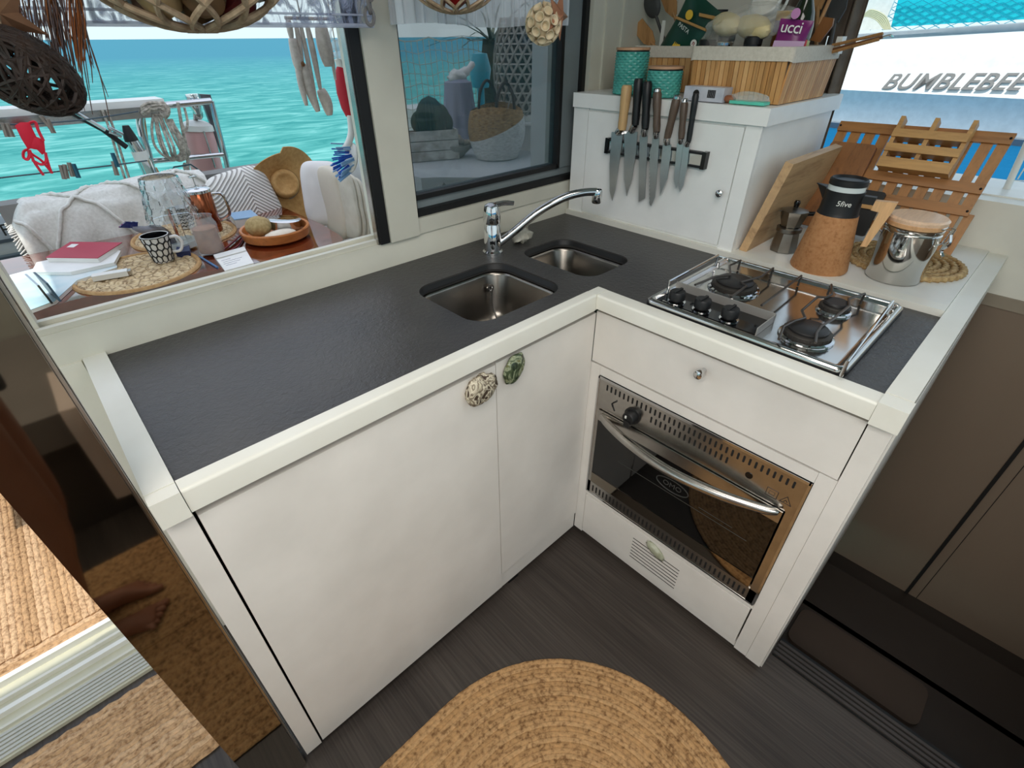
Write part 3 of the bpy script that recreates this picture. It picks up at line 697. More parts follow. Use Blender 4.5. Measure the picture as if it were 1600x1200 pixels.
# clip-top steel canister
cx, cyy = .565, -.497
zt_ = zat(cx, cyy, 337); zl = zt_ - .024
T = thing('clip_canister', 'shiny steel storage canister with wooden clip lid', 'canister', (cx, cyy, ZS))
b = MB(); b.lathe([(0, ZS + .001), (.058, ZS + .001), (.060, ZS + .004), (.060, zl - .012), (.0575, zl - .010), (.0605, zl - .006), (.0605, zl), (.058, zl + .002)], (cx, cyy, 0), 48); part('body', b, Mat('canister_steel', (205, 203, 198), .09, 1.0).m, T)
b = MB(); b.lathe([(.057, zl + .001), (.061, zl + .003), (.062, zt_ - .012), (.060, zt_ - .010)], (cx, cyy, 0), 40); part('lid', b, wood('lid_wood', (206, 160, 116), (184, 136, 92), 'x', 6, .4), T)
b = MB(); b.lathe([(.061, zt_ - .012), (.0625, zt_ - .004), (.058, zt_), (0, zt_)], (cx, cyy, 0), 40); part('lid_top', b, wood('lid_wood_top', (224, 190, 160), (206, 168, 134), 'x', 6, .3), T)
for s_ in (1, -1):
    dv = V((.25, .97, 0)).normalized() * s_ ; tv = V((-dv.y, dv.x, 0)); o = V((cx, cyy, 0)) + dv * .061
    b = MB(); b.tube([o + V((0, 0, zl - .03)) - tv * .012, o + dv * .012 + V((0, 0, zl - .02)) - tv * .012, o + dv * .016 + V((0, 0, zl + .010)) - tv * .012, o + V((0, 0, zt_ - .014)) - tv * .014, o + V((0, 0, zt_ - .014)) + tv * .014, o + dv * .016 + V((0, 0, zl + .010)) + tv * .012, o + dv * .012 + V((0, 0, zl - .02)) + tv * .012, o + V((0, 0, zl - .03)) + tv * .012], .0017, 6)
    if s_ < 0: b.tube(spline([o + dv * .016 + V((0, 0, zl)), o + dv * .022 + V((0, 0, zl - .02)), o + dv * .014 + V((0, 0, zl - .038)), o + dv * .022 + V((0, 0, zl - .05))], 4), .0035, 6, flat=.5)
    part('clasp', b, MT['chrome'], T)

# moka pot
cx, cyy = .566, -.222
T = thing('moka_pot', 'small aluminium stovetop coffee pot in the corner by the oak board', 'coffee pot', (cx, cyy, ZS))
zm = ZS + .062; ztop = zat(cx, cyy, 326)
al = mottled('cast_aluminium', (150, 146, 138), (126, 122, 114), 18, .36, metal=1.0)
b = MB(); b.lathe([(0, ZS + .001), (.036, ZS + .001), (.036, ZS + .010), (.030, zm - .006), (.0, zm - .006)], (cx, cyy, 0), 8); part('boiler', b, al, T, 20)
b = MB(); b.lathe([(.031, zm - .008), (.033, zm - .006), (.033, zm + .004), (.026, zm + .006)], (cx, cyy, 0), 24); part('ring', b, al, T)
b = MB(); b.lathe([(.025, zm + .006), (.037, ztop - .008), (.037, ztop - .004), (.0, ztop + .006)], (cx, cyy, 0), 8); b.prism([(cx - .03, cyy + .02, ztop - .006), (cx - .05, cyy + .026, ztop - .002), (cx - .02, cyy + .03, ztop - .006), (cx - .024, cyy + .022, ztop - .03)], (0, 0, .001)); part('top', b, al, T, 20)
b = MB(); b.lathe([(.006, ztop + .004), (.0085, ztop + .016), (.006, ztop + .022), (0, ztop + .023)], (cx, cyy, 0), 12); part('lid_knob', b, MT['blackgloss'], T)
b = MB(); b.tube(spline([(cx + .02, cyy - .03, ztop - .012), (cx + .03, cyy - .062, ztop - .014), (cx + .026, cyy - .064, ztop - .06)], 5), .006, 8); part('handle', b, MT['blackgloss'], T)

# ================================================================== ON TOP OF THE KNIFE CABINET
ZT = 1.2985
m = Mat('turquoise_glaze', (80, 166, 156), .25); vec = m.coords(); f = m.noise(30, 2, vec); m.base(m.ramp(f, [(.3, (62, 148, 138)), (.7, (88, 174, 162))])); teal = m.m
def canister(cx, cyy, r, ztop, label):
    T = thing('ceramic_canister', label, 'canister', (cx, cyy, ZT))
    zb = ZT + .001; zc = ztop - .010
    b = MB(); n = 72; rows = max(10, int((zc - zb) / .0066))
    def fn(u, v):
        i = int(round(u * n)); j = int(round(v * (rows * 2)))
        k = .0026 if ((i // 2 + (j // 2)) % 2 == 0 and j % 2 == 1) else 0
        rr_ = (r - .0026 + k) * (1 if 0 < j < rows * 2 else .985)
        return (cx + rr_ * cos(tau * u), cyy + rr_ * sin(tau * u), zb + (zc - zb) * v)
    b.grid(fn, n, rows * 2 + 1, True); b.lathe([(0, zb), (r * .97, zb)], (cx, cyy, 0), n); part('jar', b, teal, T, 25)
    b = MB(); b.lathe([(r * .94, zc), (r * .94, zc + .003)], (cx, cyy, 0), 36); part('seal', b, MT['black'], T)
    b = MB(); b.lathe([(r * .9, zc + .003), (r * .98, zc + .004), (r * .98, ztop), (0, ztop)], (cx, cyy, 0), 36); part('lid', b, wood('bamboo_lid', (190, 146, 112), (170, 124, 90), 'y', 5, .45), T)
    return T
y1_ = at(986, 110, x=.50).y; canister(.50, y1_, .050, zat(.50, y1_, 74), 'taller turquoise ribbed canister with wooden lid, in the corner by the window')
y2_ = at(1037, 130, x=.492).y; canister(.492, y2_, .050, zat(.492, y2_, 103), 'shorter turquoise ribbed canister with wooden lid, behind the knife handles')

slat_m = [wood('crate_slat_%d' % k, c, tuple(int(q * .84) for q in c), 'z', 5, .5) for k, c in enumerate(((196, 146, 90), (184, 132, 76), (206, 160, 106)))]
linen = mottled('grey_linen', (216, 208, 194), (200, 192, 177), 140, .85, .3)
def crate(x0, x1, y0, y1, h, label, ns, nd):
    T = thing('bamboo_crate', label, 'basket', ((x0 + x1) / 2, (y0 + y1) / 2, ZT), 'slatted bamboo baskets on the knife cabinet')
    fl = .008; z0 = ZT + .001; z1 = z0 + h * .78; z2 = z0 + h
    def side(A, B_, n, out):
        for k in range(n):
            p = A.lerp(B_, (k + .06) / n); q = A.lerp(B_, (k + .94) / n); up = V((0, 0, z1 - z0)) + out * fl
            b = MB(); b.prism([p, q, q + up, p + up], -out * .005); part('slat', b, slat_m[random.randrange(3)], T)
    side(V((x0, y1, z0)), V((x0, y0, z0)), ns, V((-1, 0, 0))); side(V((x0, y0, z0)), V((x1, y0, z0)), nd, V((0, -1, 0)))
    side(V((x1, y0, z0)), V((x1, y1, z0)), 8, V((1, 0, 0))); side(V((x1, y1, z0)), V((x0, y1, z0)), 8, V((0, 1, 0)))
    b = MB(); ol = rrect(x0 - fl - .003, x1 + fl + .003, y0 - fl - .003, y1 + fl + .003, .012, 4); il = rrect(x0 + .006, x1 - .006, y0 + .006, y1 - .006, .012, 4); N = len(ol); rg = []
    for lp, z in ((ol, z1 - .004), (ol, z2 - .004), (ol, z2), (il, z2 + .0), (il, z0 + .01)):
        rg.append([b.b.verts.new((x, y, z + .0018 * sin(i * .9) * (z < z1))) for i, (x, y) in enumerate(lp)])
    for A, B_ in zip(rg, rg[1:]):
        for k in range(N): b.b.faces.new([A[k], A[(k + 1) % N], B_[(k + 1) % N], B_[k]])
    b.b.faces.new(rg[-1]); part('linen_liner', b, linen, T)
    return T
hA = zat(.492, -.128, 74) - ZT
crate(.500, .800, -.126, at(1083, 110, x=.50).y, hA, 'front bamboo basket with grey linen liner, on the corner of the knife cabinet', 19, 20)
crate(.640, .880, .150, .405, hA * .98, 'rear bamboo basket with linen liner, behind the turquoise canisters', 13, 10)
zA = ZT + hA
# carton and plastic bag in front of the basket
P0, P1 = at(1062, 158, z=ZT).y, at(1140, 150, x=.462).y
T = thing('paper_carton', 'small white and grey carton lying on the cabinet behind the knives', 'box', (.475, (.02 + .12) / 2, ZT))
b = MB(); b.box(.448, .492, -.005, .108, ZT + .001, ZT + .034); part('carton', b.bevel(.003, 2), mottled('carton_print', (206, 208, 214), (168, 172, 184), 26, .4), T)
b = MB()
for k in range(14): b.box(.4472, .4481, .018 + k * .0016, .0188 + k * .0016 + (.0006 if k % 3 == 0 else 0), ZT + .010, ZT + .028)
b.lathe([(.009, 0), (.009, .0006), (0, .0006)], (.4474, .072, ZT + .018), 14, Matrix.Rotation(-pi / 2, 3, 'Y')); part('barcode', b, MT['dark'], T)
b = MB(); b.ball((.468, -.066, ZT + .014), .05, 24, 12, (.40, .98, .26), .28, seed=3.0, bfreq=2.6)
T = thing('snack_bag', 'crumpled clear plastic bag with green contents beside the carton', 'bag', (.468, -.066, ZT)); part('film', b, Mat('clear_film', (226, 234, 232), .08, alpha=.30, spec=.9).m, T, 25)
b = MB(); b.box(.452, .486, -.112, -.022, ZT + .001, ZT + .008); part('contents', b.bevel(.003, 2), plain('mint_card', (96, 206, 180), .4), T)
b = MB(); b.ball((.462, -.016, ZT + .010), .012, 12, 8, (.8, 1.3, .7), .3); part('knot', b, plain('rust_tag', (150, 92, 60), .5), T)

# ---- contents of the baskets
ZC = ZT + .012
def pouch(name, label, cat, c, up, side, w_, h_, d, mat, gussets=0):
    c = V(c); up = V(up).normalized(); side = (V(side) - up * V(side).dot(up)).normalized(); nn = side.cross(up)
    T = thing(name, label, cat, c)
    b = MB()
    def fn(u, v):
        a = tau * u; t = v
        th = d * (sin(pi * min(1, t * 1.02)) ** .6 * .9 + .02) * (1 if t < .9 else (1 - t) * 8 + .1)
        ww = w_ / 2 * (1 + .05 * sin(7 * t))
        return c + up * (h_ * t) + side * (ww * cos(a)) + nn * (th / 2 * sin(a) * (1 + .12 * sin(9 * t + 3 * cos(a))))
    b.grid(fn, 28, 20, True); part('pack', b, mat, T, 60)
    return T, up, side, nn, c
gr = mottled('green_pack', (18, 70, 52), (12, 52, 40), 8, .28)
T, up, sd2, nn, c = pouch('pasta_bag', 'dark green pasta packet leaning in the rear basket', 'packet', (.67, .325, ZC), (-.05, -.46, .8), (0, -1, -.55), .130, .245, .045, gr)
fr = -nn if (-nn).dot(CAM - c) > 0 else nn
R3 = sd2 if sd2.dot(V((0, -1, 0))) > 0 else -sd2
def stick(nm, pts, mat, off=.0245):
    b = MB(); b.prism([c + R3 * a + up * h + fr * off for a, h in pts], fr * .0008); return part(nm, b, mat, T)
stick('window', [(-.042, .015), (.030, .015), (.036, .055), (.012, .085), (-.015, .078), (-.036, .045)], wood('pasta_shells', (206, 166, 92), (176, 134, 66), 'z', 20, .4))
yl = plain('yellow_print', (226, 186, 60), .4)
for k in range(6): stick('print', [(-.022 + k * .008, .085), (-.016 + k * .008, .084), (-.010 + k * .005, .132 - abs(k - 3) * .004), (-.015 + k * .005, .130)], yl, .026)
b = MB(); b.prism([c + R3 * (-.018 + .012 * cos(tau * k / 18)) + up * (.200 + .012 * sin(tau * k / 18)) + fr * .022 for k in range(18)], fr * .001); part('print', b, yl, T)
b = MB(); b.prism([c + R3 * (.040 + .010 * cos(tau * k / 18)) + up * (.155 + .010 * sin(tau * k / 18)) + fr * .022 for k in range(18)], fr * .001); part('badge', b, MT['white'], T)
lettering('lettering', 'n', .018, c + R3 * .040 + up * .156 + fr * .0235, R3, up, printed('red_print', (150, 30, 30)), T)
lettering('lettering', '2 MIN', .011, c + R3 * .034 + up * .112 + fr * .0255, R3, up, MT['white'], T)
lettering('lettering', 'PASTA', .015, c + R3 * -.012 + up * .168 + fr * .0255, R3, up, plain('soft_white', (206, 214, 206)), T)
b = MB(); b.tube([c + R3 * -.05 + up * .175 + fr * .024, c + R3 * .055 + up * .20 + fr * .026], .006, 4, flat=.5); b.tube([c + R3 * .01 + up * .215 + fr * .02, c + R3 * .065 + up * .235 + fr * .02], .007, 4, flat=.5)
part('peg', b, bam3, T, label='wooden clip holding the packet shut')

# bread loaves in a clear bag
T = thing('bread_bag', 'clear plastic bag with two pale bread rolls on top of the front basket', 'bag', (.60, .04, zA))
bread = mottled('pale_bread', (226, 208, 160), (206, 184, 130), 18, .6, .15)
pA, pB = at(1130, 38, x=.585), at(1172, 43, x=.565)
for p, L_, rr_ in ((pA, 1.5, .034), (pB, 1.75, .034)):
    Mr = Matrix.Rotation(radians(-20), 3, 'Y') @ Matrix.Rotation(radians(64), 3, 'Z')
    b = MB(); b.ball(p + V((.02, 0, 0)), rr_, 22, 14, (L_, .82, .8), .08, Mr, p.y * 9); part('bread_roll', b, bread, T)
b = MB(); b.ball((pA + pB) / 2 + V((.02, -.012, -.002)), .066, 30, 18, (.95, 1.75, .66), .30, Matrix.Rotation(radians(-12), 3, 'X'), 1.0, 2.4); part('film', b, Mat('bag_film', (232, 230, 222), .10, alpha=.24, spec=.9).m, T, 25)

# purple nut pouch, amber honey jar lid, oil bottle
pur = mottled('purple_pack', (128, 34, 110), (104, 24, 92), 6, .3)
pc = at(1228, 72, x=.58); T, up, sd2, nn, c = pouch('nut_pouch', 'glossy purple foil pouch reading ucci standing in the front basket', 'packet', (.575, pc.y, zA - .075), (.1, -.06, 1), (.30, -1, 0), .074, zat(.575, pc.y, 26) - zA + .07, .036, pur)
fr = -nn if (-nn).dot(CAM - c) > 0 else nn
R3 = sd2 if sd2.dot(V((0, -1, 0))) > 0 else -sd2
Hh = zat(.575, pc.y, 26) - zA + .07
stickpts = [(-.034, .058), (.036, .058), (.036, .088), (-.034, .084)]
b = MB(); b.prism([c + R3 * a + up * h + fr * .0195 for a, h in stickpts], fr * .0006); part('lower_band', b, plain('lilac_band', (196, 160, 196), .35), T)
lettering('lettering', 'ucci', .034, c + R3 * -.004 + up * (.112) + fr * .0215, R3, up, MT['white'], T, space=.92)
b = MB(); b.prism([c + R3 * (-.006 + .010 * cos(tau * k / 16)) + up * (.140 + .011 * sin(tau * k / 16)) + fr * .0195 for k in range(16)], fr * .0006); part('print', b, plain('pink_print', (190, 120, 176), .4), T)
og = Mat('green_glass', (22, 34, 14), .06, spec=.8).m
T = thing('oil_bottle', 'dark green glass oil bottle at the corner of the front basket', 'bottle', (.64, -.085, ZC))
b = MB(); b.lathe([(0, ZC), (.030, ZC), (.032, ZC + .006), (.032, ZC + .15), (.026, ZC + .178), (.013, ZC + .21), (.012, ZC + .27), (0, ZC + .27)], (.64, -.075, 0), 26); part('glass', b, og, T)
b = MB(); b.lathe([(.0326, ZC + .03), (.0326, ZC + .12)], (.64, -.075, 0), 26); part('label', b, mottled('oil_label', (206, 210, 120), (186, 196, 150), 12, .5), T)
b = MB(); b.lathe([(.019, ZC), (.019, zA + .014), (0, zA + .014)], (.60, -.098, 0), 18); single('spice_jar', b, plain('red_cap', (206, 40, 44), .35), 'small red-capped spice jar at the front corner of the basket', 'jar')
T = thing('honey_tub', 'amber tub with blue and yellow lid behind the purple pouch', 'tub', (.67, -.02, ZC))
b = MB(); b.lathe([(0, ZC), (.034, ZC), (.034, zA + .035), (0, zA + .035)], (.68, -.03, 0), 24); part('tub', b, plain('amber_tub', (150, 92, 30), .3), T)
b = MB(); b.lathe([(.036, zA + .03), (.036, zA + .055), (0, zA + .055)], (.68, -.03, 0), 24); part('band', b, plain('violet_band', (96, 74, 160), .35), T)
b = MB(); b.lathe([(.0362, zA + .055), (.0362, zA + .075), (0, zA + .075)], (.68, -.03, 0), 24); part('lid', b, plain('yellow_lid', (220, 170, 40), .35), T)
# dark jars half hidden in the basket
for k, (jx, jy, hh, lb) in enumerate(((.575, .135, .005, 'dark jar under the bread bag, left side of the basket'), (.575, .085, .0, 'dark jar with steel lid below the left bread roll'), (.57, .005, .012, 'dark jar with glossy lid beside the purple pouch'), (.64, .115, .02, 'dark jar behind the bread bag'))):
    T = thing('dark_jar', lb, 'jar', (jx, jy, ZC), 'dark jars in the front basket')
    b = MB(); b.lathe([(0, ZC), (.022, ZC), (.022, zA - .006 + hh), (0, zA - .006 + hh)], (jx, jy, 0), 18); part('glass', b, MT['blackgloss'], T)
    b = MB(); b.lathe([(.0225, zA - .008 + hh), (.0225, zA + .008 + hh), (.02, zA + .010 + hh), (0, zA + .010 + hh)], (jx, jy, 0), 18); part('lid', b, MT['black'] if k != 1 else MT['chrome'], T)
# grinder with black cap, white sieve
T = thing('pepper_mill', 'clear spice grinder with black cap behind the bread bag', 'mill', (.73, .20, ZC)); gx, gy = .72, at(1125, 15, x=.72).y
b = MB(); b.lathe([(0, ZC), (.02, ZC), (.02, zA + .055), (0, zA + .055)], (gx, gy, 0), 18); part('glass', b, plain('pepper_glass', (150, 132, 108), .2), T)
b = MB(); b.lathe([(.022, zA + .055), (.023, zA + .085), (0, zA + .085)], (gx, gy, 0), 18); part('cap', b, MT['black'], T)
gy2 = at(1200, 0, x=.72).y
T = thing('measuring_cup', 'white plastic strainer cup hanging above the basket contents', 'cup', (.72, gy2, zA + .05))
Mr = Matrix.Rotation(radians(-62), 3, 'Y'); cc = (.72, gy2, zat(.72, gy2, 2))
b = MB(); b.lathe([(.034, 0), (.040, .004), (.040, .010), (.036, .012), (.030, -.002), (.022, -.03), (0, -.032)], cc, 30, Mr); part('bowl', b, MT['white'], T)
b = MB(); b.lathe([(.050, -.012), (.053, -.008), (.049, -.004), (.045, -.008), (.050, -.012)], cc, 30, Mr); part('rim', b, MT['white'], T)
# utensils in the rear basket
def utensil(name, label, foot, head, kind, mat):
    T = thing(name, label, 'utensil', foot); f_, h_ = V(foot), V(head); d = (h_ - f_).normalized()
    b = MB(); b.tube([f_, f_.lerp(h_, .5), h_], [.006, .0055, .005], 8); part('handle', b, mat, T)
    s_ = d.cross(V((1, 0, 0))).normalized(); w2 = s_.cross(d).normalized()
    Mx_ = Matrix((s_, w2, d)).transposed()
    b = MB()
    if kind == 'paddle': b.prism([h_ + s_ * a + d * q for a, q in ((-.008, -.01), (-.022, .02), (-.022, .075), (.022, .085), (.022, .02), (.008, -.01))], w2 * .004); b.bevel(.0015, 1)
    else: b.ball(h_ + d * .035, .034, 20, 12, (.85, .28, 1.15), M=Mx_)
    part('head', b, mat, T); return T
uw = wood('spoon_wood', (178, 132, 84), (146, 102, 60), 'z', 6, .55)
gs = plain('grey_silicone', (66, 66, 66), .55)
utensil('spatula', 'grey silicone spoon standing upside down at the left of the rear basket', (.80, .335, ZC), at(1025, 25, x=.78), 'spoon', gs)
utensil('wooden_spoon', 'wooden spoon head standing beside the grey silicone spoon', (.78, .30, ZC), at(1018, 66, x=.76), 'paddle', uw)
utensil('turner', 'wooden turner standing behind the dark green packet', (.84, .28, ZC), at(1052, 20, x=.82), 'paddle', uw)
b = MB(); yk = at(1035, 50, x=.74); b.box(yk.x, yk.x + .003, yk.y - .006, yk.y + .006, ZC, yk.z + .03); single('steel_ruler', b, MT['white'], 'narrow pale flat utensil left of the green packet', 'utensil')
# dish-rack end: wooden tongs and brush clamped at the corner of the front basket
T = thing('wooden_tongs', 'bundle of long thin wooden tongs clipped to the basket corner, pointing outward', 'tongs', (.70, -.14, zA))
A, B_ = at(1299, 78, x=.74), at(1379, 58, x=.70)
for k, (o, q) in enumerate(((0, 0), (.010, .004), (-.006, .012))):
    b = MB(); b.tube([A + V((0, q * .2, o)), B_ + V((0, q * .5, o * .7))], .0042, 6, flat=.6); part('stick', b, uw if k else plain('dark_stick', (120, 80, 54), .5), T)
b = MB(); b.tube(spline([B_, B_ + V((.006, -.012, .004)), B_ + V((.010, -.02, .0))], 4), .002, 6); b.tube(spline([A + V((0, .018, .03)), A + V((0, .016, .0)), A + V((0, .006, -.004))], 4), .002, 6); part('hook', b, MT['chrome'], T)
T = thing('wooden_scraper', 'brown wooden pan scraper standing at the right end of the front basket', 'utensil', (.77, -.12, ZC))
h1 = at(1284, 45, x=.77)
b = MB(); b.prism([h1 + V((0, a, q)) for a, q in ((.022, -.025), (-.004, -.030), (-.024, .006), (-.022, .022), (.004, .026))], (.008, 0, 0)); part('blade', b.bevel(.002, 1), walnut, T)
b = MB(); b.tube([V((.774, h1.y + .012, h1.z + .01)), V((.78, h1.y - .005, h1.z + .12))], .005, 8); part('handle', b, uw, T)
b = MB(); b.box(.745, .775, -.150, -.136, zA - .018, zA + .02); part('clip', b.bevel(.003, 2), MT['white'], T)
for k, (u, v) in enumerate(((1278, 10), (1305, 30))):
    utensil('wooden_spatula', ('long wooden spatula handle leaning by the brown curtain', 'dark utensil handle leaning nearest the window')[k], (.80, -.10 - .02 * k, ZC), at(u, v, x=.86), 'paddle', uw if k == 0 else gs)
# pleated curtain drawn aside at the window
cu = mottled('brown_curtain', (116, 104, 92), (92, 82, 72), 20, .8, .2)
b = MB(); b.grid(lambda u, v: (.925 + .016 * sin(u * 40) + .02 * v, .12 - .23 * u - .02 * (1 - v), 1.05 + .93 * v), 110, 8); b.solid(.002)
single('curtain', b, cu, 'pleated brown curtain drawn to the left end of the side window', 'curtain', ang=80)
# rotating knobs on the hidden side: latch handle and hook seen past the end strip
T = thing('door_latch', 'black latch knob on the hull-side edge beyond the right end strip', 'latch', (.42, -.69, .83)); pL = at(1459, 574, x=.42)
b = MB(); b.ball(pL, .015, 14, 10, (.9, .7, 1.5), .1); part('knob', b, MT['black'], T)
b = MB(); b.tube([pL, (pL.x, -.676, pL.z)], .007, 10); part('stem', b, MT['black'], T)
pL = at(1341, 772, x=.30); b = MB(); b.tube([(pL.x, -.679, pL.z), pL], [.003, .006], 8); b.ball(pL, .007, 10, 8)
single('coat_hook', b, MT['chrome'], 'tiny chrome peg on the end panel above the steps', 'hook')

# ================================================================== RUG
def jute(name, c1, c2, sc_=1.0):
    m = Mat(name, c1, .9); vec = m.coords(); f = m.noise(90 * sc_, 4, vec, .6); g = m.noise(6, 3, vec)
    mx = m.n('MixRGB'); mx.inputs[0].default_value = .22; m.l(f, mx.inputs[1]); m.l(g, mx.inputs[2])
    m.base(m.ramp(mx.outputs[0], [(.36, c2), (.5, c1), (.66, tuple(min(255, int(q * 1.12)) for q in c1))])); m.bump(f, .9, .006); return m.m
jm = [jute('jute_a', (182, 142, 97), (126, 90, 54)), jute('jute_b', (176, 136, 91), (118, 82, 48)), jute('jute_c', (186, 147, 102), (132, 95, 59))]
def rrect2(x0, x1, y0, y1, rl, rr, n=14):
    P = []
    for cx, cy, a0, r in ((x1 - rr, y0 + rr, -90, rr), (x1 - rr, y1 - rr, 0, rr), (x0 + rl, y1 - rl, 90, rl), (x0 + rl, y0 + rl, 180, rl)):
        for k in range(n + 1):
            a = radians(a0 + 90 * k / n); P.append((cx + r * cos(a), cy + r * sin(a)))
    return P
def braided_rug(name, label, x0, x1, y0, y1, r, n_br, wdt, z=.0, mats=jm, rl=None):
    T = thing(name, label, 'rug', ((x0 + x1) / 2, (y0 + y1) / 2, z))
    for k in range(n_br):
        o = wdt * (k + .5); rr_ = max(r - o, .01)
        if x1 - x0 - 2 * o < .02 or y1 - y0 - 2 * o < .02: break
        P = []
        mxr = min((x1 - x0) / 2, (y1 - y0) / 2) - o - .001
        base = rrect2(x0 + o, x1 - o, y0 + o, y1 - o, min(max((rl if rl is not None else r) - o, .01), mxr), min(rr_, mxr))
        b = MB(); dense = []
        for i in range(len(base)):
            a, c_ = V((*base[i], 0)), V((*base[(i + 1) % len(base)], 0)); m_ = max(1, int((c_ - a).length / .016))
            dense += [a.lerp(c_, j / m_) for j in range(m_)]
        # braid: a flattened cord with a herringbone of bulges
        pts = [p + V((0, 0, z + wdt * .24)) for p in dense]
        b.tube(pts, [wdt * .60 * (1.0 + .05 * (-1) ** i) for i in range(len(pts))], 8, True)
        for v_ in b.b.verts: v_.co.z = z + (v_.co.z - z) * .45 + .004
        part('braid', b, mats[(k * 7 + (k % 3)) % 3], T, 80)
    b = MB(); b.prism([(x, y, z + .0003) for x, y in rrect2(x0 + wdt, x1 - wdt, y0 + wdt, y1 - wdt, max((rl if rl is not None else r) - wdt, .01), max(r - wdt, .01))], (0, 0, wdt * .25)); part('backing', b, jm[1], T)
    return T
braided_rug('jute_rug', 'oval braided jute rug on the dark galley floor', -1.72, -.258, -1.03, -.150, .437, 36, .0118)
# ================================================================== SEA, HULL NEXT DOOR
m = Mat('sea_water', (70, 190, 190), .3, spec=.0)
t = m.n('TexCoord'); sp_ = m.n('SeparateXYZ'); m.l(t.outputs['Object'], sp_.inputs[0])
# bluer patch towards the neighbour's side, deeper teal towards the horizon
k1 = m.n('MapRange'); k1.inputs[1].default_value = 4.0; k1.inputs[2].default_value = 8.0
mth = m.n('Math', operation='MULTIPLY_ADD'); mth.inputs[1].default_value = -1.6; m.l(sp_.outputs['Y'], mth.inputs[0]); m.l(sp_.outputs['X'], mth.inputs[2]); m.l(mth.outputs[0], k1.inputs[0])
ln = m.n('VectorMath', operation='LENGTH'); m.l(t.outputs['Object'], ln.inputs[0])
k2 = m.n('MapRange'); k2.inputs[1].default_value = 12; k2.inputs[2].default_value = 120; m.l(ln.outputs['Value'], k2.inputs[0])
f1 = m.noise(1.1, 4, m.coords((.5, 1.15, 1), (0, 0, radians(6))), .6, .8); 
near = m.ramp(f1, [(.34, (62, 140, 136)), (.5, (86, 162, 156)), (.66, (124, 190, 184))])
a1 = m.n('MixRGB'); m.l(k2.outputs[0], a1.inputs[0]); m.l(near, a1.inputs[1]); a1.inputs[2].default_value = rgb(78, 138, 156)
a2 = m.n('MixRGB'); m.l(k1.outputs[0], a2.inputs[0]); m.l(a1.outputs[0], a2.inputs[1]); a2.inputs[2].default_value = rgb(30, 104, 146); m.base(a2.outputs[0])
f2 = m.noise(2.3, 5, m.coords((.5, 1.15, 1), (0, 0, radians(6))), .6, .5); m.bump(f2, .5, .25)
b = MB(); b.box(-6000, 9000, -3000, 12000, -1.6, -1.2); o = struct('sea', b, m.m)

T = thing('neighbour_boat', 'white hull of the neighbouring boat lettered BUMBLEBEE, seen through the side window', 'boat', (20, 3, -1.2))
gel = plain('hull_gelcoat', (236, 238, 234), .35)
def hz(y): return 1.40 - (y - 6.0) * .055
def hull_fn(prof):
    def fn(u, v):
        y = 13 - 20 * u; i = v * (len(prof) - 1); k = min(int(i), len(prof) - 2); t_ = i - k
        a, c_ = prof[k], prof[k + 1]; x = a[0] * (1 - t_) + c_[0] * t_; z = a[1] * (1 - t_) + c_[1] * t_
        return (20 + x, y, z + (hz(y) - 1.4) * max(0, (z + .15) / 1.5))
    return fn
b = MB(); b.grid(hull_fn([(.75, 1.34), (.30, .62), (.06, -.02), (.0, -.06), (.02, -.08), (.18, -1.25)]), 30, 6); b.grid(hull_fn([(.75, 1.34), (4.5, 1.5), (4.8, -1.25)]), 30, 3); part('topsides', b, gel, T)
b = MB(); b.grid(hull_fn([(.77, 1.28), (.70, 1.27), (.66, 1.34), (.68, 1.42), (.80, 1.44)]), 30, 5); part('rub_rail', b, plain('grey_rail', (160, 168, 172), .5), T)
b = MB(); b.grid(hull_fn([(.13, -1.00), (.08, -1.03), (.14, -1.20)]), 30, 3); part('boot_stripe', b, plain('boot_grey', (112, 126, 138), .5), T)
A, B_ = at(1388, 130, x=20.2), at(1588, 131, x=20.2)
lx = (B_ - A)
lettering('lettering', 'BUMBLEBEE', .63, (A + B_) / 2 + V((-.08, 0, .03)), lx, V((.36, 0, .75)), plain('silver_letters', (128, 126, 122), .6), T, shear=.40, ext=.01, space=1.03, bold=.008)
# turquoise netting and sail cover above the neighbour's deck
b = MB(); P = [at(u, v, x=22.0) for u, v in ((1392, 42), (1410, -25), (1700, -40), (1700, 24), (1500, 36))]; b.prism(P, (.12, 0, 0))
N = thing('boat_netting', 'turquoise netted cover above the rail of the neighbouring boat', 'cover', P[0]); part('cloth', b, plain('turquoise_cloth', (10, 206, 222), .6), N)
b = MB(); q0, q1 = at(1385, 0, x=21.94), at(1700, 0, x=21.94)
for k in range(24):
    y = q0.y + 1.4 + (q1.y - q0.y) * k / 12
    b.tube([(21.94, y, 1.55), (21.94, y - 1.6, 2.3)], .012, 4); b.tube([(21.94, y - 1.6, 1.55), (21.94, y, 2.3)], .012, 4)
o = part('netting', b, plain('net_cord', (16, 150, 176), .6), N); o['kind'] = 'stuff'
b = MB(); P = [at(u, v, x=21.6) for u, v in ((1322, 48), (1352, -10), (1402, -10), (1378, 46))]; b.prism(P, (.1, 0, 0)); single('boat_windscreen', b, gel, 'white slanted panel on the neighbouring boat beside the brown curtain', 'panel')
b = MB(); P = [at(u, v, x=21.9) for u, v in ((1326, 22), (1334, -10), (1358, -10), (1340, 26))]; b.prism(P, (.1, 0, 0)); single('sail_cover', b, plain('turquoise_cover', (30, 190, 196), .6), 'small turquoise triangle of cloth beside the brown curtain', 'cover')
b = MB()
for k in range(6):
    b.tube(spline([at(1328 + k * 3, 44 - k, x=21.2), at(1348 + k * 2, 26 - k * 2, x=21.2), at(1368 + k * 3, 30 - k, x=21.2), at(1382 + k * 2, 46, x=21.2)], 6), .022, 5)
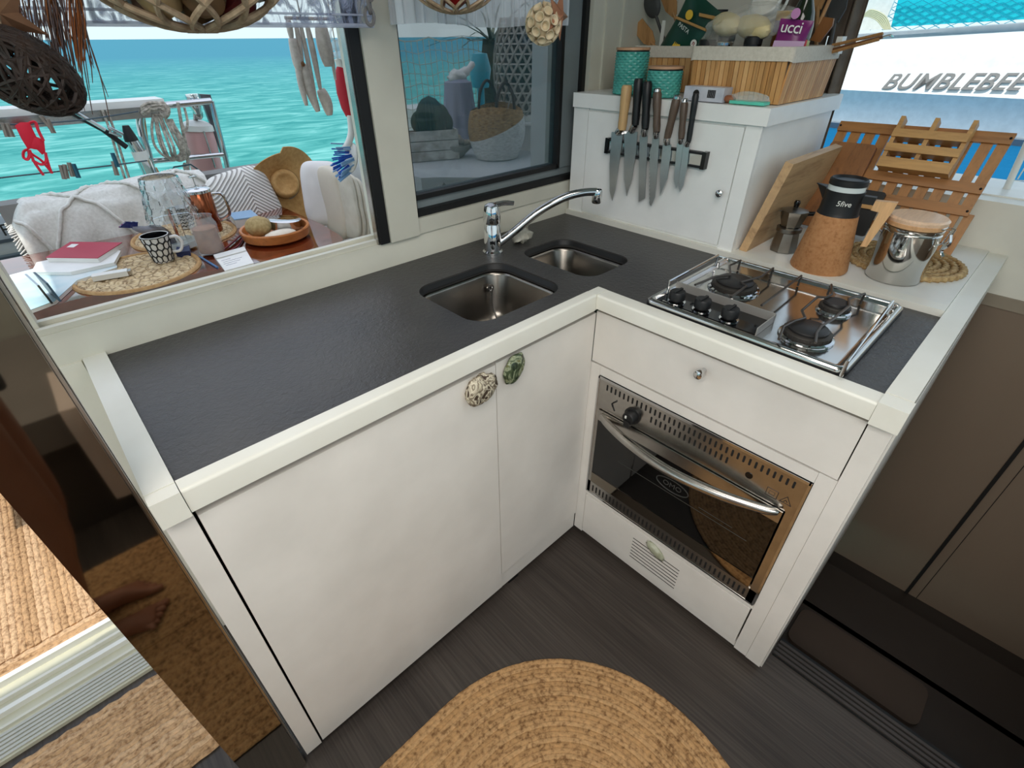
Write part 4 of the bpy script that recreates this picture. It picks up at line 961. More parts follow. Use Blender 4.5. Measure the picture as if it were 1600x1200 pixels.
single('mooring_lines', b, plain('pale_rope', (206, 204, 170), .8), 'tangle of pale mooring lines on the neighbouring rail', 'rope', kind='stuff')
# own side deck outside the window, with stanchion
b = MB(); b.box(1.05, 1.30, -3, 2.6, .9, 1.066); b.bevel(.008); struct('side_deck', b, MT['white'])
T = thing('stanchion', 'white stanchion with thin lines on the side deck outside the window', 'stanchion', at(1574, 290, x=1.16))
A, B_ = at(1574, 292, x=1.16), at(1606, 222, x=1.16)
b = MB(); b.tube([A - V((0, 0, .02)), A, B_], [.012, .009, .009], 10); part('post', b, MT['white'], T)
b = MB(); b.lathe([(0, 0), (.018, 0), (.018, .006), (.01, .008)], A - V((0, 0, .022)), 14); part('foot', b, MT['white'], T)
b = MB()
for (u0, v0), (u1, v1) in (((1576, 282), (1612, 283)), ((1580, 296), (1616, 302)), ((1590, 280), (1615, 240))): b.tube([at(u0, v0, x=1.17), at(u1, v1, x=1.17)], .0018, 5)
part('line', b, plain('white_line', (226, 226, 220), .7), T)

# ================================================================== COCKPIT: seats, table
b = MB(); b.box(-1.7, -.34, .60, .652, .90, .958); b.bevel(.01, 3); struct('trim_8', b, MT['cream'])
ZTB = .74
tp = [at(u, v, z=ZTB) for u, v in ((36, 497), (70, 482), (110, 470), (160, 458), (220, 444), (275, 433), (320, 425), (360, 418), (400, 411), (430, 404), (455, 396), (480, 390), (508, 385), (530, 380), (537, 374), (530, 367), (500, 349), (465, 334), (436, 321), (428, 318), (400, 322), (330, 340), (200, 366))]
for p in tp: p.y = min(p.y, 2.03)
tp += [V((-1.75, tp[-1].y, ZTB)), V((-1.75, 1.34, ZTB))]
m = Mat('varnished_table', (150, 62, 28), .08, spec=1.0, ior=1.8, coat=1.0); vec = m.coords((1, 5, 5)); f = m.noise(3.5, 5, vec, .6, .8)
m.base(m.ramp(f, [(.3, (70, 26, 14)), (.55, (108, 42, 20)), (.75, (134, 60, 30))])); tabm = m.m
T = thing('cockpit_table', 'varnished red-brown live-edge table in the cockpit', 'table', (-.7, 1.7, 0))
b = MB(); b.prism([p - V((0, 0, .045)) for p in tp], (0, 0, .045)); b.bevel(.01, 2, 60); part('tabletop', b, tabm, T)
b = MB(); b.tube([(-.75, 1.72, -.002), (-.75, 1.72, .03), (-.75, 1.72, .66), (-.75, 1.72, .70)], [.20, .05, .05, .16], 20); part('pedestal', b, MT['alu'], T)
# L seat: base and backrest
seatg = plain('grey_vinyl', (132, 130, 126), .6)
T = thing('cockpit_bench', 'grey cockpit bench with backrest behind the table', 'seat', (-.6, 2.2, 0))
b = MB(); b.box(-1.9, .12, 2.12, 2.45, 0, .42); part('base', b, MT['cream'], T)
b = MB(); b.box(-1.9, -.02, 1.98, 2.36, .42, .50); part('seat_cushion', b.bevel(.02, 3), seatg, T)
b = MB(); b.box(-1.06, .20, 2.16, 2.26, .50, .905); part('backrest', b.bevel(.03, 3), seatg, T)
b = MB(); b.box(-.10, .30, .95, 2.2, .42, .55); part('side_cushion', b.bevel(.02, 3), plain('seat_stone', (176, 168, 158), .7), T)
# throw over the backrest
def prof(v):
    """drape profile: behind, over the top, down the front"""
    pts = [(2.275, .80), (2.28, .90), (2.21, .925), (2.13, .915), (2.09, .86), (2.065, .74), (2.05, .60)]
    i = v * (len(pts) - 1); k = min(int(i), len(pts) - 2); t_ = i - k
    return pts[k][0] * (1 - t_) + pts[k + 1][0] * t_, pts[k][1] * (1 - t_) + pts[k + 1][1] * t_
def throw(u, v):
    x = -1.045 + .745 * u; y, z = prof(v)
    e_ = max(0, 1 - u / .10)
    z -= .10 * e_ ** 1.6 * (1 - .3 * v); y += -.02 * e_
    fold = .010 * sin(30 * u + 5 * v) * v + .008 * noise.noise(V((u * 9, v * 6, 0)))
    return (x, y + fold, z + .006 * noise.noise(V((u * 7, v * 5, 3))) - .012 * sin(pi * u * 2.0) * (v < .6))
T = thing('throw_blanket', 'cream throw with raised diamond ridges draped over the bench back', 'blanket', (-.7, 2.1, .7))
b = MB(); b.grid(throw, 90, 50); b.solid(-.006)
cl = mottled('cream_throw', (226, 224, 216), (206, 203, 194), 90, .9, .35); part('cloth', b, cl, T, 80)
for k, (a0, c0, a1, c1) in enumerate(((.08, .95, .44, .22), (.44, .22, .82, .95), (.16, .22, .58, .98), (.58, .98, .92, .22), (.02, .52, .12, .92), (.80, .22, .99, .6))):
    P = []
    for j in range(26):
        u = a0 + (a1 - a0) * j / 25; v = c0 + (c1 - c0) * j / 25; p = V(throw(u, v)); P.append(p + V((0, -.009, .005)) + V((0, .0015 * (-1) ** j, .0015 * (-1) ** j)))
    b = MB(); b.tube(P, .0075, 7); part('ridge', b, cl, T, 80)
b = MB()
for j in range(40):
    p = V(throw(.0, .1 + .9 * j / 39)); b.tube([p, p + V((-.022, -.004, -.012 + .01 * sin(j * 7)))], .0028, 5)
o = part('fringe', b, cl, T); o['kind'] = 'stuff'
def pillow(name, label, cat, c, w_, h_, d, mat, yaw=0, tilt=0, roll=0, puff=.75, grp=None, n=26, one=True):
    M = Matrix.Translation(c) @ Matrix.Rotation(radians(yaw), 4, 'Z') @ Matrix.Rotation(radians(tilt), 4, 'X') @ Matrix.Rotation(radians(roll), 4, 'Y')
    def fn(u, v):
        th = pi * v; ph = tau * u
        sg = lambda q, e_: math.copysign(abs(q) ** e_, q)
        p = V((sg(sin(th), .5) * sg(cos(ph), .45) * w_ / 2, sg(sin(th), .5) * sg(sin(ph), .45) * h_ / 2, sg(cos(th), puff) * d / 2))
        p.z *= 1 + .10 * noise.noise(p * 14); q = V((p.x, p.z, p.y)); return M @ q
    b = MB(); b.grid(fn, n * 2, n, True); bmesh.ops.remove_doubles(b.b, verts=b.b.verts[:], dist=1e-5)
    if one: return single(name, b, mat, label, cat, grp, 80)
    T = thing(name, label, cat, c, grp); part('cover', b, mat, T, 80); return T
m = Mat('striped_cushion', (226, 222, 214), .85)
t = m.n('TexCoord'); sxx = m.n('SeparateXYZ'); m.l(t.outputs['Object'], sxx.inputs[0])
ab = m.n('Math', operation='ABSOLUTE'); ad = m.n('Math', operation='ADD'); ad.inputs[1].default_value = .165; m.l(sxx.outputs['X'], ad.inputs[0]); m.l(ad.outputs[0], ab.inputs[0])
ml = m.n('Math', operation='MULTIPLY_ADD'); ml.inputs[1].default_value = .8; m.l(ab.outputs[0], ml.inputs[0]); m.l(sxx.outputs['Z'], ml.inputs[2])
sn = m.n('Math', operation='MULTIPLY'); sn.inputs[1].default_value = 360; m.l(ml.outputs[0], sn.inputs[0]); sn2 = m.n('Math', operation='SINE'); m.l(sn.outputs[0], sn2.inputs[0])
m.base(m.ramp(sn2.outputs[0], [(.35, (232, 228, 220)), (.5, (158, 154, 148))])); m.bump(sn2.outputs[0], .5, .004)
pillow('cushion', 'striped grey and white cushion with slanting ridges beside the throw', 'cushion', V((-.185, 2.02, .785)), .30, .30, .13, m.m, 8, -14, -6)
# straw sun hat
hatm = mottled('straw_hat', (200, 158, 100), (176, 132, 76), 60, .8, .6)
T = thing('sun_hat', 'wide tan straw sun hat leaning on the bench back by the white pillow', 'hat', at(452, 300, y=2.0))
hc = at(447, 290, y=2.02)
def hat(u, v):
    a = tau * u; r = .07 + .115 * v
    p = V((r * cos(a) * 1.05, -.030 - .02 * v + .032 * sin(2 * a + .9) * v + .018 * sin(3 * a) * v, r * sin(a) * (.92 + .12 * (cos(a) > 0))))
    return hc + V((.015 * v, .045, -.010 * v)) + p
b = MB(); b.grid(hat, 60, 12, True); b.solid(.004); part('brim', b, hatm, T, 80)
b = MB(); Mh = Matrix.Rotation(radians(78), 3, 'X') @ Matrix.Rotation(radians(-10), 3, 'Y')
b.lathe([(.072, -.010), (.070, .018), (.064, .046), (.055, .058), (.044, .054), (.036, .046), (0, .044)], hc + V((0, .02, .006)), 36, Mh); part('crown', b, hatm, T, 80)
b = MB(); b.lathe([(.0735, .000), (.0728, .012), (.0715, .018)], hc + V((0, .02, .006)), 36, Mh); part('band', b, mottled('hat_band', (168, 122, 70), (150, 106, 58), 40, .8), T)
pillow('cushion', 'plain white pillow standing against the straw hat', 'cushion', at(505, 303, y=1.80), .19, .30, .13, plain('white_pillow', (230, 226, 222), .85), -28, -10, 4, one=True)
pillow('cushion', 'cream cushion with a tan piped edge between white pillow and folded pads', 'cushion', at(524, 318, y=1.70), .075, .34, .20, plain('cream_cushion', (212, 202, 184), .85), 4, -3, 2)
for k in range(3):
    pillow('seat_pad', ('folded cream seat pad nearest the cream cushion', 'middle folded cream seat pad of the three', 'folded cream seat pad nearest the white cabin side')[k], 'cushion', at(540 + 8 * k, 320 + k * 3, y=1.60), .030, .31 - .01 * k, .20, mottled('pad_cream', (212, 206, 190), (194, 186, 168), 14, .9, .3), 4, -2, 3, .6, 'folded seat pads standing on the bench')

# ------------------------------------------------------------------ on the table
def disc(name, label, cat, c, rx, ry, rings, mats, seg=56, tag_=None, yaw=0, par=None):
    T = thing(name, label, cat, c, tag_); c = V(c); n = len(rings)
    for k, (r0, r1, z) in enumerate(rings):
        b = MB()
        def fn(u, v, r0=r0, r1=r1, z=z):
            r = r0 + (r1 - r0) * v; a = tau * u
            return c + Matrix.Rotation(radians(yaw), 3, 'Z') @ V((rx * r * cos(a), ry * r * sin(a), z * (1 - (2 * v - 1) ** 4) + .001))
        b.grid(fn, seg, 5, True); part('ring', b, mats[k % len(mats)], T, 80)
    return T
m = Mat('raffia', (212, 190, 150), .85); vec = m.coords(); f = m.noise(70, 4, vec, .6); v_ = m.n('TexVoronoi', feature='DISTANCE_TO_EDGE'); v_.inputs['Scale'].default_value = 34; m.l(vec, v_.inputs['Vector'])
mx = m.n('MixRGB'); mx.blend_type = 'MULTIPLY'; mx.inputs[0].default_value = .65; m.l(m.ramp(f, [(.3, (176, 148, 106)), (.65, (218, 196, 156))]), mx.inputs[1]); m.l(m.ramp(v_.outputs['Distance'], [(.02, (120, 92, 62)), (.10, (255, 255, 255))]), mx.inputs[2])
m.base(mx.outputs[0]); m.bump(v_.outputs['Distance'], .5, .004); raf = m.m
raf2 = mottled('raffia_edge', (196, 160, 110), (170, 130, 84), 60, .85, .4)
rg_ = [(0, .16, .006), (.16, .36, .006), (.36, .58, .006), (.58, .80, .006), (.80, .92, .006), (.92, 1.0, .009)]
c1 = at(218, 425, z=ZTB); disc('placemat', 'round raffia placemat under the patterned mug', 'placemat', c1, .205, .205, rg_, [raf, raf, raf, raf, raf, raf2])
c2 = at(290, 368, z=ZTB); disc('placemat', 'round raffia placemat under the crystal lamp and glass jar', 'placemat', c2, .205, .205, rg_, [raf, raf, raf, raf, raf, raf2])
# mug with honeycomb print
cm = at(262, 414, z=ZTB) + V((0, .03, .008))
T = thing('mug', 'white mug with black interlocking hexagon print on the front placemat', 'mug', cm)
pc_ = plain('porcelain', (232, 230, 226), .2)
b = MB(); b.lathe([(0, .0), (.030, .0), (.032, .003), (.046, .098), (.047, .101), (.044, .101), (.030, .010), (0, .008)], cm, 40); part('body', b, pc_, T)
b = MB(); b.lathe([(.0435, .0995), (.036, .05), (0, .04)], cm, 32); part('inside', b, MT['blackgloss'], T)
b = MB(); b.tube(spline([cm + V((.043, -.012, .085)), cm + V((.066, -.018, .084)), cm + V((.076, -.02, .060)), cm + V((.062, -.018, .032)), cm + V((.036, -.010, .030))], 6), .0055, 8); part('handle', b, pc_, T)
b = MB()
def cyl_pt(a, h): r = .0323 + (.0462 - .0323) * (h - .003) / .095 + .0006; return cm + V((r * cos(a), r * sin(a), h))
for j in range(4):
    for i in range(12):
        a0 = tau * (i + .5 * (j % 2)) / 12; h0 = .016 + j * .0245
        for s_ in (1.15,):
            b.tube([cyl_pt(a0 + .24 * s_ * cos(tau * k / 6 + pi / 6), min(.098, max(.003, h0 + .0125 * s_ * sin(tau * k / 6 + pi / 6)))) for k in range(6)], .0016, 4, True)
o = part('hexagon_print', b, MT['black'], T); o['kind'] = 'stuff'
# lighter box
P = at(176, 433, z=ZTB + .01)
T = thing('sugar_box', 'small white packet with silver end lying on the front placemat', 'packet', P)
Mz = Matrix.Translation(P) @ Matrix.Rotation(radians(-14), 4, 'Z')
b = MB(); b.box(-.055, .050, -.016, .016, .0, .018, Mz); part('box', b.bevel(.003, 1), MT['white'], T); b = MB(); b.box(.050, .060, -.014, .014, .001, .016, Mz); part('end', b.bevel(.002, 1), MT['steel'], T)
# magazine, notebook
def slab(name, label, cat, px_, z, th, mat, cover=None):
    P = [at(u, v, z=z + th) for u, v in px_]
    T = thing(name, label, cat, P[0]); b = MB(); b.prism([p - V((0, 0, th)) for p in P], (0, 0, th * .9)); part('pages', b.bevel(.002, 1), mat, T)
    cc = sum(P, V()) / len(P); b = MB(); b.prism([cc + (p - cc) * 1.012 - V((0, 0, th * .1)) for p in P], (0, 0, th * .1 + .0005)); part('cover', b, cover or mat, T)
    return T, P
paper = mottled('paper', (236, 234, 228), (222, 220, 214), 6, .7)
mag = mottled('magazine_page', (232, 232, 228), (150, 196, 206), 4, .35, detail=3)
slab('magazine', 'open pale magazine in the sun at the left end of the table', 'magazine', [(-20, 440), (60, 418), (150, 405), (178, 399), (182, 418), (120, 438), (85, 470), (34, 489), (-40, 492)], ZTB + .001, .012, paper, mag)
slab('magazine', 'white folded papers under the red notebook', 'papers', [(58, 410), (160, 388), (188, 392), (178, 410), (110, 425), (50, 425)], ZTB + .014, .012, paper)
T, P = slab('notebook', 'red hardback notebook with small white label lying on the papers', 'book', [(72, 402), (110, 378), (190, 379), (152, 403)], ZTB + .027, .018, paper, plain('red_cover', (178, 52, 74), .45))
q = [P[0].lerp(P[1], .62).lerp(P[3].lerp(P[2], .62), t_) for t_ in (.10, .24)] + [P[0].lerp(P[1], .84).lerp(P[3].lerp(P[2], .84), t_) for t_ in (.24, .10)]
b = MB(); b.prism([p + V((0, 0, .0008)) for p in q], (0, 0, .0006)); part('label', b, paper, T)
# standing silver stand
A = at(92, 472, z=ZTB + .013)
T = thing('tablet_stand', 'folded silver stand standing on the magazine', 'stand', A)
for k in range(2):
    b = MB(); q = [A + V((-.02 + .022 * k, 0, 0)), A + V((-.035 + .022 * k, .10, .0)), A + V((-.045 + .022 * k, .11, .075)), A + V((-.028 + .022 * k, .012, .062))]; b.prism(q, (.006, .0, 0)); part('leaf', b.bevel(.001, 1), MT['polish'] if k == 0 else plain('slate_leaf', (60, 84, 100), .3), T)
# crystal table lamp
cl_ = at(292, 388, z=ZTB) + V((0, .02, .008))
cry = Mat('crystal', (246, 250, 252), .02, trans=1.0, ior=1.5).m
T = thing('crystal_lamp', 'clear faceted crystal table lamp on the rear placemat', 'lamp', cl_)
b = MB(); b.box(-.055, .055, -.055, .055, 0, .022, Matrix.Translation(cl_) @ Matrix.Rotation(.5, 4, 'Z')); part('base', b.bevel(.005, 2), Mat('acrylic', (236, 244, 240), .08, alpha=.6, spec=.9).m, T)
b = MB(); b.tube([cl_ + V((0, 0, .02)), cl_ + V((0, 0, .15))], .016, 8); part('stem', b, cry, T, 20)
def shade(u, v):
    k = int(round(u * 24)); r = (.088 - .030 * v) * (1 + .09 * (-1) ** k * (1 - abs(2 * ((v * 3) % 1) - 1) * 1.4)); a = tau * u
    return cl_ + V((r * cos(a), r * sin(a), .105 + .16 * v))
b = MB(); b.grid(shade, 24, 10, True); b.solid(.006); b.lathe([(0, .265), (.058, .265)], cl_, 24); part('shade', b, cry, T, 10)
# copper cafetiere
cf = at(335, 366, z=ZTB) + V((.0, .03, .008))
T = thing('cafetiere', 'copper-bodied coffee press with silver lid behind the glass jar', 'coffee press', cf)
cop = mottled('copper', (190, 112, 78), (150, 82, 54), 6, .18, metal=1.0)
b = MB(); b.lathe([(0, .0), (.046, .0), (.048, .004), (.048, .165), (.046, .168)], cf, 40); part('body', b, cop, T)
b = MB(); b.lathe([(.050, .165), (.050, .176), (.040, .184), (0, .186)], cf, 36); part('lid', b, MT['chrome'], T)
b = MB(); b.tube([cf + V((0, 0, .18)), cf + V((0, 0, .225))], .0025, 8); b.lathe([(0, .222), (.016, .224), (.016, .229), (0, .231)], cf, 18); part('plunger', b, MT['chrome'], T)
b = MB(); b.tube(spline([cf + V((.048, -.01, .15)), cf + V((.085, -.02, .14)), cf + V((.09, -.02, .06)), cf + V((.048, -.01, .035))], 6), .006, 8); part('handle', b, MT['chrome'], T)
# glass jar with coffee
cj = at(338, 400, z=ZTB) + V((0, .04, .008))
T = thing('glass_jar', 'clear glass jar of brown powder beside the crystal lamp', 'jar', cj)
b = MB(); b.lathe([(0, .004), (.042, .004), (.042, .095), (0, .100)], cj, 30); part('powder', b, mottled('brown_powder', (156, 112, 84), (124, 84, 60), 40, .9), T)
b = MB(); b.lathe([(0, .001), (.046, .001), (.048, .006), (.048, .110), (.040, .126), (.040, .138), (.043, .140)], cj, 36); part('glass', b, Mat('clear_glass', (235, 240, 240), .03, alpha=.22, spec=.9).m, T)
# black and white patterned cup behind the lamp
cc = at(296, 360, z=ZTB) + V((0, .03, .008))
T = thing('patterned_mug', 'second mug with black zigzag print behind the crystal lamp', 'mug', cc)
b = MB(); b.lathe([(0, 0), (.032, 0), (.036, .09), (.034, .09), (.028, .01), (0, .008)], cc, 30); part('body', b, pc_, T)
b = MB()
for j in range(6):
    for i in range(14):
        a = tau * i / 14; b.tube([cc + V(((.0335 + j * .0006) * cos(a + .22 * t_), (.0335 + j * .0006) * sin(a + .22 * t_), .010 + j * .014 + .007 * (t_ == 1))) for t_ in (0, 1, 2)], .0018, 4)
o = part('zigzag_print', b, MT['black'], T); o['kind'] = 'stuff'
# blown-glass bird
cb = at(272, 395, z=ZTB) + V((-.01, .03, .01))
T = thing('glass_bird', 'dark blue and clear blown-glass bird standing behind the mug', 'ornament', cb)
bp_ = spline([cb + V((.03, 0, .0)), cb + V((.02, .005, .04)), cb + V((-.005, .0, .075)), cb + V((-.045, 0, .085)), cb + V((-.085, 0, .105))], 6)
b = MB(); b.tube(bp_, [.006 + .016 * sin(pi * i / (len(bp_) - 1)) for i in range(len(bp_))], 12); part('body', b, Mat('smoky_glass', (120, 120, 130), .05, alpha=.7, spec=.9).m, T)
b = MB(); b.prism([cb + V((-.070, -.004, .100)), cb + V((-.125, -.004, .115)), cb + V((-.098, -.004, .130)), cb + V((-.060, -.004, .122))], (0, .012, 0)); b.tube(spline([cb + V((.028, 0, .0)), cb + V((.012, .004, .035)), cb + V((.0, .0, .06))], 5), .011, 8); part('wing', b.bevel(.002, 1), Mat('cobalt_glass', (28, 34, 92), .06, spec=.9).m, T)
b = MB(); P = [at(u, v, z=ZTB + .012) for u, v in ((278, 388), (297, 387), (298, 396), (276, 399))]; b.prism([p - V((0, 0, .011)) for p in P], (0, 0, .022)); single('lighter_case', b.bevel(.004, 2), plain('navy_case', (36, 46, 92), .4), 'small navy blue case lying between the two placemats', 'case')
# pen, notepad, spectacles cord, boxed book, bowl
b = MB(); b.tube([at(312, 401, z=ZTB + .004), at(340, 418, z=ZTB + .004)], [.004, .004], 8); single('pen', b, plain('blue_pen', (70, 116, 160), .3), 'blue pen lying beside the white notepad', 'pen')
T, P = slab('notepad', 'white notepad with a few handwritten lines near the bowl', 'notepad', [(334, 400), (382, 387), (396, 411), (352, 423)], ZTB, .008, paper)
b = MB(); b.prism([P[0].lerp(P[3], t_).lerp(P[1].lerp(P[2], t_), s_) + V((0, 0, .002)) for s_, t_ in ((0, 0), (1, 0), (1, .25), (0, .25))], (0, 0, .003)); part('flap', b, paper, T)
b = MB()
for k, (s0, s1) in enumerate(((.10, .40), (.12, .75), (.10, .66), (.14, .50))):
    t_ = .42 + k * .11; a_ = P[0].lerp(P[3], t_); c_ = P[1].lerp(P[2], t_)
    b.tube([a_.lerp(c_, s0 + (s1 - s0) * j / 12) + V((0, .0015 * (-1) ** j, .0012)) for j in range(13)], .0006, 4)
part('handwriting', b, plain('ink_grey', (150, 150, 172), .6), T)
b = MB(); b.tube(spline([at(u, v, z=ZTB + .008) for u, v in ((330, 388), (345, 392), (362, 380), (378, 366), (392, 362), (396, 352))], 8), .006, 7, flat=.6)
b.tube(spline([at(u, v, z=ZTB + .006) for u, v in ((328, 372), (332, 392), (340, 402), (352, 396), (372, 384), (380, 372))], 8), .004, 7)
single('spectacles_cord', b, plain('maroon_cord', (110, 24, 34), .5), 'dark red cord looped on the table beside the bowl', 'cord')
slab('storage_box', 'thick pale-blue-topped book behind the wooden bowl', 'book', [(357, 333), (392, 328), (404, 338), (366, 343)], ZTB + .001, .040, paper, plain('pale_blue', (150, 186, 216), .35))
cw = at(437, 377, z=ZTB) + V((.012, .05, .0))
T = thing('wooden_bowl', 'turned wooden bowl holding a shell, a stone and a tin at the table end', 'bowl', cw)
bw = wood('turned_wood', (186, 116, 62), (150, 86, 42), 'x', 5, .3)
b = MB(); b.lathe([(0, .002), (.115, .002), (.132, .012), (.140, .045), (.137, .050), (.128, .048), (.120, .018), (.105, .012), (0, .012)], cw, 48); part('bowl', b, bw, T)
b = MB(); b.ball(cw + V((-.058, .018, .058)), .048, 24, 14, (1.1, 1, .85), .06, seed=2); single('sponge_shell', b, mottled('sea_sponge', (190, 168, 120), (156, 132, 88), 70, .9, .5), 'rounded beige sea sponge in the left of the wooden bowl', 'sponge', ang=80)
T = thing('silver_tin', 'round silver tin with shiny lid in the wooden bowl', 'tin', cw + V((.055, .03, .02)))
b = MB(); b.lathe([(0, .0), (.066, .0), (.068, .030), (.070, .034), (.066, .037), (0, .036)], (0, 0, 0), 40, Matrix.Rotation(radians(7), 3, 'Y')); bmesh.ops.translate(b.b, verts=b.b.verts[:], vec=cw + V((.048, .022, .030))); part('tin', b, MT['polish'], T)
b = MB(); b.ball(cw + V((-.005, -.065, .030)), .045, 20, 10, (1.5, .8, .45), .1, seed=6); single('pebble', b, mottled('white_shell2', (232, 222, 204), (210, 196, 172), 20, .5), 'flat whitish shell at the front of the wooden bowl', 'shell', ang=80)
# ================================================================== STERN RAIL, LINES, DINGHY
def px(u, v, y=2.6): return at(u, v, y=y)
st_ = MT['polish']
T = thing('stern_rail', 'stainless stern rail with two cross bars and a bent post', 'rail', px(330, 250))
rl = [([(220, 168), (330, 158)], .016), ([(236, 252), (352, 241)], .013)]
for q, r in rl:
    b = MB(); b.tube([px(*p) for p in q], r, 10); part('rail_bar', b, st_, T)
for q, r in (([(330, 158), (338, 190), (356, 262), (362, 300)], .014), ([(262, 165), (226, 172), (219, 184), (222, 210), (234, 250), (246, 320)], .018)):
    b = MB(); b.tube(spline([px(*p) for p in q], 5), r, 10); part('post', b, st_, T)
b = MB(); A, B_, C_, D_ = px(312, 147, 2.72), px(329, 148, 2.72), px(357, 246, 2.72), px(349, 246, 2.72)
b.prism([A, B_, C_, D_], (0, .03, 0)); single('side_panel', b, mottled('panel_back', (110, 112, 116), (60, 62, 66), 8, .35), 'narrow dark-edged upright panel at the right end of the stern rail', 'panel')
b = MB(); a_, c_ = px(-40, 160), px(251, 153); b.box(a_.x - .9, c_.x, 2.55, 2.72, c_.z - .030, c_.z); T = thing('boarding_plank', 'pale flat beam with grey metal edge along the top of the stern rail', 'beam', (a_.x, 2.6, c_.z)); part('board', b.bevel(.004), MT['white'], T)
b = MB(); b.box(a_.x - .9, c_.x - .02, 2.535, 2.56, c_.z - .075, c_.z - .028); part('metal_edge', b.bevel(.004), MT['steel'], T)
T = thing('davit_arm', 'silver davit tube with black end cap rising beside the rope coil', 'davit', px(240, 290, 2.5))
b = MB(); b.tube([px(203, 214, 2.5), px(226, 252, 2.5), px(256, 320, 2.5)], [.026, .032, .034], 14); part('tube', b, st_, T)
b = MB(); b.tube([px(196, 196, 2.5), px(203, 214, 2.5), px(206, 220, 2.5)], [.014, .028, .030], 12); part('end_cap', b, MT['black'], T)
b = MB(); b.tube([px(217, 236, 2.5), px(223, 250, 2.5)], .034, 14); part('sleeve', b, plain('white_sleeve', (226, 224, 216), .5), T)
T = thing('tackle_pole', 'black and silver folding pole slanting below the stern beam', 'pole', px(200, 230, 2.45))
b = MB(); b.tube([px(104, 172, 2.45), px(160, 202, 2.45), px(198, 230, 2.45)], .012, 8); part('pole', b, MT['black'], T)
b = MB(); b.tube([px(112, 172, 2.42), px(165, 203, 2.42)], .008, 8); b.tube([px(168, 198, 2.42), px(192, 210, 2.42)], .007, 8); b.tube([px(170, 206, 2.42), px(190, 214, 2.42)], .006, 8); part('spring', b, st_, T)
rope = mottled('grey_rope', (206, 196, 180), (120, 112, 104), 70, .9, .5)
b = MB()
for o in (0, 7): b.tube(spline([px(160 + o, 172, 2.5), px(172 + o, 205, 2.5), px(184 + o, 245, 2.5), px(202 + o, 300, 2.5)], 6), .0055, 6)
single('hoist_rope', b, rope, 'pair of twisted grey hoisting ropes hanging beside the davit tube', 'rope')
T = thing('rope_coil', 'coil of grey flecked rope knotted round the stern rail', 'rope', px(240, 170, 2.55))
random.seed(3)
for k in range(6):
    j = random.uniform(-5, 5)
    b = MB(); b.tube(spline([px(240 + k * 2, 178, 2.53), px(240 + k * 5 + j, 205, 2.53), px(246 + k * 6 + j, 230, 2.54 - .012 * k), px(262 + k * 3, 246 + k % 3 * 2, 2.53), px(282 + k * 1.5, 240 + k % 2 * 5, 2.53), px(276 + j + k * 2, 218, 2.52), px(258 + k * 2, 186, 2.53)], 7), .0062, 7); part('loop', b, rope, T)
for k in range(9):
    j = random.uniform(-6, 6)
    b = MB(); b.tube(spline([px(222 + k, 172 + j, 2.52), px(236 + k * 3, 160 + k % 3 * 5, 2.50), px(258 + j, 164 + k * 2, 2.50), px(262 - k, 178 + j, 2.52), px(240, 182 - k * 2, 2.56), px(224, 176, 2.54)], 7, True), .0062, 7, True); part('knot_turn', b, rope, T)
b = MB(); b.tube(spline([px(278, 160, 2.55), px(284, 196, 2.55), px(292, 235, 2.55), px(294, 265, 2.55)], 6), .008, 7); b.tube(spline([px(288, 168, 2.55), px(293, 190, 2.55), px(290, 205, 2.55), px(284, 192, 2.55)], 6), .006, 7)
for q in ((292, 236), (291, 262)): b.ball(px(*q, 2.55), .02, 10, 8, (.8, .8, 1.3))
single('hanging_line', b, rope, 'thin knotted line with a loop hanging right of the rope coil', 'rope')
T = thing('fender', 'pale pink boat fender with white top hanging on the stern rail', 'fender', px(320, 270, 2.74))
A, B_ = px(306, 190, 2.74), px(330, 292, 2.74)
pk = plain('pink_fender', (214, 164, 160), .45)
b = MB(); b.tube([A.lerp(B_, t_) for t_ in (.02, .05, .12, .3, .7, 1)], [.03, .060, .074, .080, .082, .07], 20); part('body', b, pk, T)
b = MB(); b.tube([A.lerp(B_, t_) for t_ in (-.02, .01, .05, .13)], [.035, .060, .078, .082], 20); part('cap', b, MT['white'], T)
b = MB(); b.tube([px(303, 160, 2.62), A], [.008, .012], 8); b.tube([px(318, 205, 2.64), px(336, 262, 2.64)], .004, 6); b.ball(px(309, 176, 2.70), .03, 12, 8, (.8, .8, 1.2)); part('lanyard', b, MT['steel'], T)
b = MB(); b.tube([px(299, 147, 2.64), px(304, 162, 2.64), px(310, 178, 2.64)], [.030, .036, .016], 14); single('rail_lamp', b, MT['chrome'], 'chrome bullet-shaped fitting clamped at the end of the stern rail', 'fitting')
b = MB(); b.tube([px(224, 172, 2.66), px(236, 262, 2.75)], .004, 6); b.tube([px(236, 262, 2.75), px(250, 300, 2.75)], [.026, .05], 14); single('fender', b, plain('orange_fender', (224, 150, 104), .45), 'small orange fender tip beside the davit tube', 'fender')
b = MB(); b.tube([px(266, 275, 2.5), px(272, 261, 2.5), px(298, 257, 2.5), px(320, 272, 2.5)], .004, 6); single('thin_rod', b, plain('teal_cord', (40, 76, 84), .5), 'thin dark bungee line stretched above the striped cushion', 'rope')
